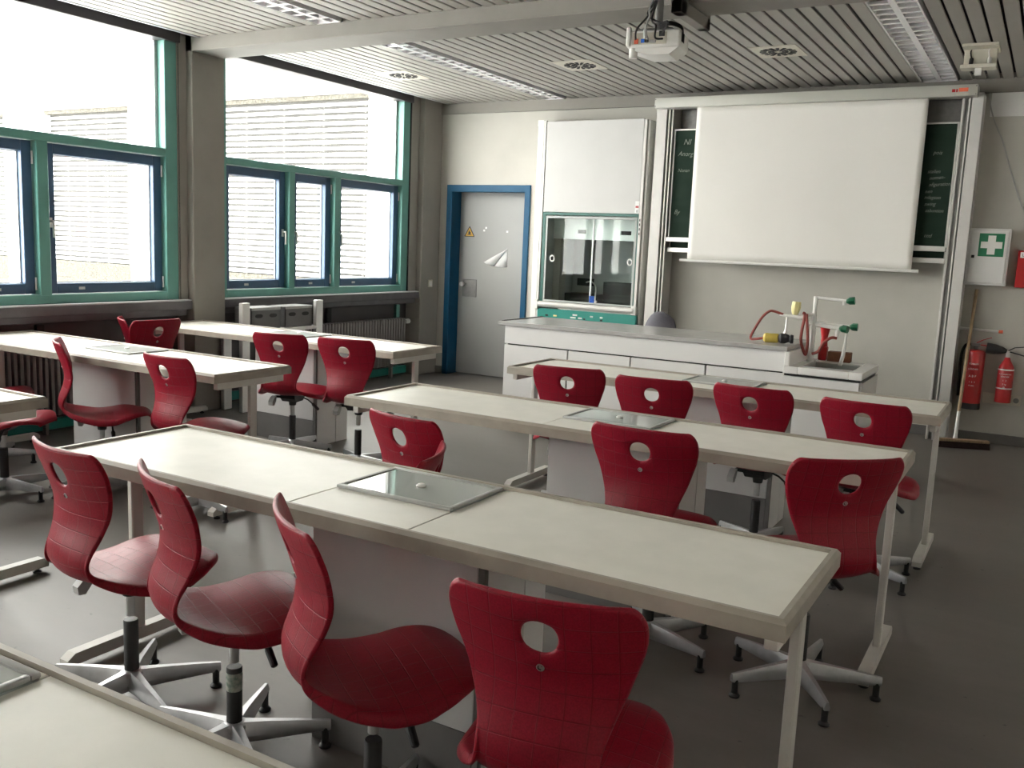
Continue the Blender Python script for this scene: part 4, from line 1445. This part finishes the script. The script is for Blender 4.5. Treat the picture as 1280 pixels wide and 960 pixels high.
D(B(-1.552, -1.534, 6.476, 7.12, 0.0, 0.866, 0.0015), 'end_panel', 'white')
D(B(-3.78, -1.554, 6.48, 6.50, 0.0, 0.866), 'carcass_face', 'gap')
D(B(-3.78, -1.554, 6.50, 7.10, 0.08, 0.11), 'bottom_board', 'cab')
D(B(-3.79, -1.54, 6.47, 6.479, 0.0, 0.098), 'plinth', 'plinth')

t = thing('sink_unit', 'white sink unit with ceramic basin at right of teacher desk', 'sink', (-1.27, 6.40, 0))
def Q(mb, name, m, parent=t):
    bmesh.ops.translate(mb.b, verts=mb.b.verts, vec=(1.27, -6.40, 0))
    return obj(name, mb, M[m], parent)
cer = MB()
zt, zb = 0.778, 0.728
bx0, bx1, by0, by1 = -1.42, -1.09, 6.47, 6.88
cer.box(-1.521, bx0, 6.345, 7.02, zb, zt, 0.004)
cer.box(bx1, -1.005, 6.345, 7.02, zb, zt, 0.004)
cer.box(bx0, bx1, 6.345, by0, zb, zt, 0.004)
cer.box(bx0, bx1, by1, 7.02, zb, zt, 0.004)
cer.box(-1.521, -1.485, 6.36, 7.02, zt - 0.01, 0.872, 0.006)
Q(cer, 'ceramic_top', 'ceramic')
bas = MB()
bas.box(bx0 - 0.005, bx0 + 0.004, by0, by1, 0.60, zt - 0.012)
bas.box(bx1 - 0.004, bx1 + 0.005, by0, by1, 0.60, zt - 0.012)
bas.box(bx0, bx1, by0 - 0.004, by0 + 0.005, 0.60, zt - 0.012)
bas.box(bx0, bx1, by1 - 0.005, by1 + 0.004, 0.60, zt - 0.012)
bas.box(bx0, bx1, by0, by1, 0.715, 0.722)
Q(bas, 'basin', 'basin')
Q(B(-1.515, -1.02, 6.37, 7.0, 0.712, 0.727), 'shadow_gap', 'gap')
Q(B(-1.521, -1.022, 6.365, 6.383, 0.10, 0.708, 0.0015), 'front_panel', 'white')
Q(B(-1.020, -1.004, 6.38, 7.01, 0.10, 0.708, 0.0015), 'side_panel', 'cab')
Q(B(-1.521, -1.022, 6.99, 7.01, 0.0, 0.708, 0.0015), 'back_panel', 'cab')
Q(B(-1.51, -1.03, 6.39, 6.99, 0.0, 0.10), 'plinth', 'plinth')

# water and gas fittings standing on the sink
t = thing('tap_column', 'white lab tap column with green and yellow handles on sink', 'tap', (-1.43, 6.75, 0.778))
def W(mb, name, m, parent=t):
    bmesh.ops.translate(mb.b, verts=mb.b.verts, vec=(1.43, -6.75, -0.778))
    return obj(name, mb, M[m], parent)
Y = 6.75
post = MB()
post.lathe([(0, 0.778), (0.028, 0.778), (0.028, 0.792), (0.019, 0.80), (0.019, 1.10), (0.015, 1.11), (0.015, 1.245), (0, 1.247)], (-1.43, Y, 0), 16)
W(post, 'column', 'whitepl')
arm = MB()
arm.tube([(-1.43, Y, 1.238), (-1.245, Y, 1.228), (-1.222, Y, 1.226)], 0.0105, 10)
a1 = W(arm, 'upper_arm', 'whitepl')
W(MB().tube([(-1.236, Y, 1.228), (-1.236, Y, 1.196)], [0.012, 0.010], 10), 'nozzle', 'whitepl', a1)
W(MB().tube([(-1.222, Y, 1.226), (-1.216, Y, 1.226), (-1.20, Y, 1.228), (-1.165, Y, 1.232)], [0.012, 0.017, 0.026, 0.027], 8), 'green_handle', 'greencap', a1)
arm = MB()
arm.tube([(-1.475, Y, 1.053), (-1.25, Y, 1.036), (-1.238, Y, 1.035)], 0.016, 12)
arm.tube([(-1.47, Y + 0.06, 1.062), (-1.195, Y + 0.06, 1.045)], 0.011, 10)
a2 = W(arm, 'lower_arm', 'whitepl')
W(MB().tube([(-1.243, Y, 1.034), (-1.238, Y - 0.01, 1.034), (-1.225, Y - 0.02, 1.033), (-1.190, Y - 0.03, 1.030)], [0.012, 0.018, 0.027, 0.027], 8), 'green_handle', 'greencap', a2)
W(MB().tube([(-1.195, Y + 0.06, 1.045), (-1.187, Y + 0.06, 1.045), (-1.172, Y + 0.06, 1.045), (-1.140, Y + 0.06, 1.045)], [0.012, 0.018, 0.027, 0.027], 8), 'green_handle', 'greencap', a2)
W(MB().tube([(-1.262, Y, 1.03), (-1.264, Y, 1.0), (-1.266, Y, 0.985), (-1.268, Y, 0.955)], [0.012, 0.016, 0.011, 0.008], 10), 'hose_nozzle', 'whitepl', a2)
sp = MB()
sp.tube([(-1.208, Y + 0.06, 1.04), (-1.214, Y + 0.06, 0.93), (-1.222, Y + 0.06, 0.83), (-1.236, Y + 0.06, 0.765)], [0.011, 0.010, 0.014, 0.013], 10)
W(sp, 'spout', 'whitepl', a2)
arm = MB()
arm.tube([(-1.43, Y, 1.118), (-1.52, Y - 0.03, 1.088), (-1.60, Y - 0.03, 1.095), (-1.665, Y - 0.03, 1.100)], [0.016, 0.014, 0.012, 0.009], 10)
a3 = W(arm, 'gas_arm', 'whitepl')
W(MB().tube([(-1.56, Y - 0.03, 1.108), (-1.558, Y - 0.03, 1.125), (-1.555, Y - 0.03, 1.16), (-1.553, Y - 0.03, 1.20)], [0.018, 0.026, 0.034, 0.030], 8), 'yellow_handle', 'paleyellow', a3)
W(MB().tube([(-1.612, Y - 0.03, 1.085), (-1.614, Y - 0.03, 1.0), (-1.618, Y - 0.03, 0.965), (-1.62, Y - 0.03, 0.935)], [0.008, 0.007, 0.014, 0.011], 10), 'gas_nozzle', 'handle', a3)

t = thing('gas_burner', 'yellow and dark hand burner with red hose lying on teacher desk', 'burner', (-1.60, 6.70, 0.90))
def G(mb, name, m, parent=t):
    bmesh.ops.translate(mb.b, verts=mb.b.verts, vec=(1.60, -6.70, -0.90))
    return obj(name, mb, M[m], parent)
G(MB().tube([(-1.745, 6.64, 0.934), (-1.735, 6.64, 0.934), (-1.655, 6.66, 0.934), (-1.645, 6.66, 0.934)], [0.026, 0.034, 0.034, 0.03], 10), 'yellow_grip', 'yellow')
G(MB().tube([(-1.645, 6.66, 0.937), (-1.63, 6.663, 0.937), (-1.60, 6.67, 0.937), (-1.575, 6.675, 0.937)], [0.025, 0.036, 0.036, 0.026], 14), 'dark_cap', 'darkgrey')
G(MB().tube([(-1.575, 6.675, 0.934), (-1.563, 6.678, 0.934), (-1.545, 6.682, 0.934)], [0.022, 0.033, 0.030], 14), 'dark_nozzle', 'darkgrey')
G(MB().tube(smooth_path([(-1.743, 6.64, 0.93), (-1.80, 6.64, 0.918), (-1.838, 6.65, 0.915), (-1.842, 6.66, 0.945), (-1.79, 6.68, 1.06), (-1.745, 6.70, 1.115), (-1.71, 6.715, 1.122), (-1.64, 6.72, 1.102)], 6), 0.0095, 9), 'red_hose', 'hose')

t = tag(obj('hose_loop', MB().tube(smooth_path([(-1.500, 6.70, 1.125), (-1.484, 6.70, 1.11), (-1.496, 6.70, 1.0), (-1.495, 6.70, 0.92), (-1.466, 6.70, 0.845), (-1.452, 6.70, 0.84), (-1.449, 6.70, 0.92), (-1.462, 6.70, 1.04), (-1.474, 6.70, 1.12)], 6), 0.0105, 9), M['hose']), 'red rubber hose hanging in a loop left of the tap column', 'hose')
tag(obj('drain_hose', MB().tube(smooth_path([(-1.262, 6.745, 0.962), (-1.30, 6.73, 0.962), (-1.345, 6.72, 0.92), (-1.375, 6.715, 0.86), (-1.415, 6.715, 0.84)], 6), 0.0105, 9), M['hose']), 'short red hose from the lower green handled tap into the sink', 'hose')
t = thing('red_funnel', 'tall red funnel standing on sink behind the tap column', 'funnel', (-1.385, 6.945, 0.779))
obj('cone', MB().lathe([(0, 0.10), (0.027, 0.10), (0.022, 0.16), (0.038, 0.25), (0.042, 0.256), (0, 0.256)], n=16), M['red'], t)
obj('base', B(-0.03, 0.03, -0.03, 0.03, 0.0, 0.10, 0.006), M['red'], t)
tag(obj('brown_box', B(-0.08, 0.08, -0.035, 0.035, 0, 0.072, 0.003), M['brown'], loc=(-1.265, 6.935, 0.779)), 'small brown box lying on the sink rim behind the taps', 'box')

# teacher's chair behind the desk
t = thing('office_chair', 'grey upholstered chair peeking over the teacher desk', 'chair', (-2.93, 7.42, 0))
bk = bmesh.new()
gv = {}
NX, NZ = 12, 10
for i in range(NX + 1):
    for j in range(NZ + 1):
        u, v = i / NX * 2 - 1, j / NZ
        hw = 0.165 * (1 - 0.30 * v ** 5) * (0.86 + 0.14 * math.sin(math.pi * min(v + 0.2, 1)))
        x = u * hw
        z = 0.62 + 0.375 * v - 0.085 * (abs(u) ** 2.6) * v ** 3
        y = -0.03 + 0.05 * u * u
        gv[i, j] = bk.verts.new((x, y + 0.21 + 0.05 * v, z))
for i in range(NX):
    for j in range(NZ):
        bk.faces.new((gv[i, j], gv[i + 1, j], gv[i + 1, j + 1], gv[i, j + 1]))
bb_ = MB()
bb_.b.free()
bb_.b = bk
o = obj('backrest', bb_, M['fabric'], t)
sm = o.modifiers.new('thickness', 'SOLIDIFY')
sm.thickness = 0.045
sm.offset = 0
s2 = o.modifiers.new('round', 'SUBSURF')
s2.levels = s2.render_levels = 1
obj('seat', B(-0.22, 0.22, -0.22, 0.2, 0.44, 0.50, 0.02, 3), M['fabric'], t)
obj('back_bar', MB().tube([(0, 0.10, 0.43), (0, 0.27, 0.45), (0, 0.255, 0.70)], 0.014, 10), M['black'], t)
obj('column', MB().tube([(0, 0, 0.08), (0, 0, 0.44)], 0.022, 12), M['black'], t)
for k in range(5):
    a = k * 2 * math.pi / 5
    lg = obj('leg', MB().bar((0.0, 0.0, 0.085), (0.26 * math.cos(a), 0.26 * math.sin(a), 0.065), 0.035, 0.03, 0.004), M['black'], t)
    obj('castor', MB().tube([(0.26 * math.cos(a) - 0.01, 0.26 * math.sin(a), 0.026), (0.26 * math.cos(a) + 0.01, 0.26 * math.sin(a), 0.026)], 0.026, 12), M['black'], lg)

# ------------------------------------------------------------------ window side: radiators, rack with crates
def radiator(label, y0, y1, z0, z1, valve):
    t = thing('radiator', label, 'radiator', (-6.22, (y0 + y1) / 2, 0))
    L = y1 - y0
    n = int(L / 0.045)
    me = B(-0.05, 0.05, -0.0155, 0.0155, z0, z1, 0.012, 2).mesh('fin')
    for k in range(n):
        link('fin', me, M['radiator'], t, (0, -L / 2 + (k + 0.5) * L / n, 0))
    pp = MB()
    for z in (z0 + 0.05, z1 - 0.05):
        pp.tube([(0, -L / 2 + 0.005, z), (0, L / 2 - 0.005, z)], 0.02, 10)
    obj('header_pipe', pp, M['radiator'], t)
    for y in (-L / 2 + 0.2, L / 2 - 0.2):
        obj('foot', B(-0.02, 0.02, y - 0.012, y + 0.012, 0, z0 + 0.03), M['radiator'], t)
    if valve:
        obj('valve', MB().tube([(0.0, L / 2 - 0.005, z1 - 0.05), (0.0, L / 2 + 0.04, z1 - 0.045), (0.0, L / 2 + 0.045, z1 - 0.045), (0, L / 2 + 0.11, z1 - 0.045), (0, L / 2 + 0.115, z1 - 0.045)], [0.012, 0.012, 0.026, 0.028, 0.02], 12), M['greyplastic'], t)
    return t


radiator('dark grey ribbed radiator under the far window next to the crates', 6.70, 8.30, 0.14, 0.66, True)
radiator('dark grey ribbed radiator under the near window behind the left tables', 2.75, 4.22, 0.14, 0.70, False)

t = thing('crate_rack', 'grey metal rack holding crates below the far window', 'rack', (-5.86, 6.06, 0))
for (x, y, zt_) in ((0.0, -0.455, 0.935), (0.0, 0.455, 0.935), (-0.22, -0.455, 0.70), (-0.22, 0.455, 0.70)):
    obj('post', B(x - 0.022, x + 0.022, y - 0.045, y + 0.045, 0, zt_, 0.005), M['alu'], t)
for z in (0.25, 0.70):
    obj('shelf', B(-0.24, 0.02, -0.425, 0.425, z - 0.03, z, 0.003), M['alu'], t)
def crate(y, label):
    c = thing('storage_crate', label, 'crate', (-5.965, y, 0.701), group='grey crates on the rack')
    b = MB()
    L, W_, Hh = 0.345, 0.20, 0.175
    b.box(-W_ / 2, W_ / 2, -L / 2, L / 2, 0, 0.01)
    b.box(-W_ / 2, -W_ / 2 + 0.008, -L / 2, L / 2, 0.01, Hh)
    b.box(-W_ / 2, W_ / 2, -L / 2, -L / 2 + 0.008, 0.01, Hh)
    b.box(-W_ / 2, W_ / 2, L / 2 - 0.008, L / 2, 0.01, Hh)
    b.box(W_ / 2 - 0.008, W_ / 2, -L / 2, L / 2, 0.01, Hh)
    b.box(-W_ / 2, W_ / 2, -L / 2, L / 2, Hh, Hh + 0.012, 0.004)
    obj('body', b, M['greybox'], c)
    hs = MB()
    for yy in (-0.085, 0.085):
        pts = [(W_ / 2 + 0.002, yy + 0.033 * math.cos(a) + (0.012 if math.cos(a) > 0 else -0.012), 0.115 + 0.017 * math.sin(a)) for a in np.linspace(0, 2 * math.pi, 14, endpoint=False)]
        A_ = [hs.b.verts.new(p) for p in pts]
        B_ = [hs.b.verts.new((p[0] - 0.003, p[1], p[2])) for p in pts]
        hs.b.faces.new(A_)
        hs.b.faces.new(B_[::-1])
        for k in range(len(A_)):
            hs.b.faces.new((A_[k], A_[(k + 1) % 14], B_[(k + 1) % 14], B_[k]))
    obj('handle_slot', hs, M['gap'], c)
    rr = MB()
    obj('rim_strip', B(W_ / 2 - 0.002, W_ / 2 + 0.004, -L / 2, L / 2, Hh - 0.012, Hh + 0.012, 0.002), M['greyplastic'], c)
crate(5.86, 'grey crate with oval handle slots in left half of rack')
crate(6.265, 'grey crate with oval handle slots in right half of rack')

# ------------------------------------------------------------------ outside
struct(obj('ground', B(-60, -6.6, -40, 40, -1.3, -1.2), M['snow']))
FY = 12.0
t = thing('neighbouring_building', 'white building wing with closed outside blinds beyond the windows', 'building', (-14.0, FY, -1.2))
def E_(mb, name, m, parent=t):
    bmesh.ops.translate(mb.b, verts=mb.b.verts, vec=(14.0, -FY, 1.2))
    return obj(name, mb, M[m], parent)
E_(B(-40, -8.0, FY + 0.22, FY + 6, -1.2, 7.5), 'wall', 'bwall')
E_(B(-40, -8.0, FY, FY + 0.22, 3.84, 7.5), 'fascia', 'bwall')
SP = [(-13.55, -9.75), (-18.34, -15.62), (-22.9, -19.66), (-27.5, -24.2)]
edges = sorted([-40] + [v for s in SP for v in s] + [-8.0])
for a, b in zip(edges[0::2], edges[1::2]):
    E_(B(a, b, FY - 0.02, FY + 0.22, -1.2, 3.84), 'pier', 'bwall')
for (a, b) in SP:
    E_(B(a, b, FY + 0.04, FY + 0.22, -1.2, 0.80), 'parapet', 'concrete')
    E_(B(a, b, FY + 0.19, FY + 0.218, 0.80, 3.84), 'window_band', 'outdark')
    E_(B(a, b, FY + 0.05, FY + 0.19, 3.76, 3.838), 'blind_head', 'concrete')
    me = None
    n = 29
    z0, z1 = 0.82, 3.75
    ph = (z1 - z0) / n
    sl = MB()
    L = b - a
    sl.prism([(0.0, -ph / 2 + 0.004), (0.012, -ph / 2 + 0.004), (0.055, ph / 2 - 0.046), (0.045, ph / 2 - 0.042)], -L / 2, L / 2, 0)
    me = sl.mesh('blind_slat')
    for k in range(n):
        link('blind_slat', me, M['blind'], t, ((a + b) / 2 + 14.0, 0.06, z0 + (k + 0.5) * ph + 1.2))
    ld = MB()
    for q in range(5):
        x = a + 0.12 + q * (L - 0.24) / 4
        for k in range(n):
            zc_ = z0 + (k + 0.08) * ph
            ld.box(x - 0.018, x + 0.018, FY + 0.05, FY + 0.058, zc_ - 0.032, zc_ + 0.02)
    E_(ld, 'ladder_clip', 'outdark')['kind'] = 'stuff'
# bare tree in the yard, mirrored in the fume hood glass
def tree(x, y, h, label, seed):
    rnd = random.Random(seed)
    t = thing('bare_tree', label, 'tree', (x, y, -1.2))
    mb = MB()
    def grow(p, d, L, r, lev):
        q = p + d * L
        mid = p + d * L * 0.5 + Vector((rnd.uniform(-1, 1), rnd.uniform(-1, 1), 0)) * L * 0.06
        mb.tube([p, mid, q], [r, r * 0.85, r * 0.7], 5 if lev > 1 else 8, cap=False)
        if lev >= 5:
            return
        for k in range(3 if lev < 4 else 2):
            nd = (d + Vector((rnd.uniform(-1, 1), rnd.uniform(-1, 1), rnd.uniform(-0.35, 0.6))) * 0.85).normalized()
            grow(q, nd, L * rnd.uniform(0.62, 0.82), r * 0.62, lev + 1)
    grow(Vector((0, 0, 0)), Vector((0, 0, 1)), h * 0.28, 0.16, 0)
    obj('trunk_and_branches', mb, M['bark'], t)
tree(-14.5, -5.5, 8.5, 'bare tree in the yard mirrored in the fume hood glass', 3)
tree(-19.0, -12.0, 10.0, 'bare tree farther back in the yard behind the other', 8)
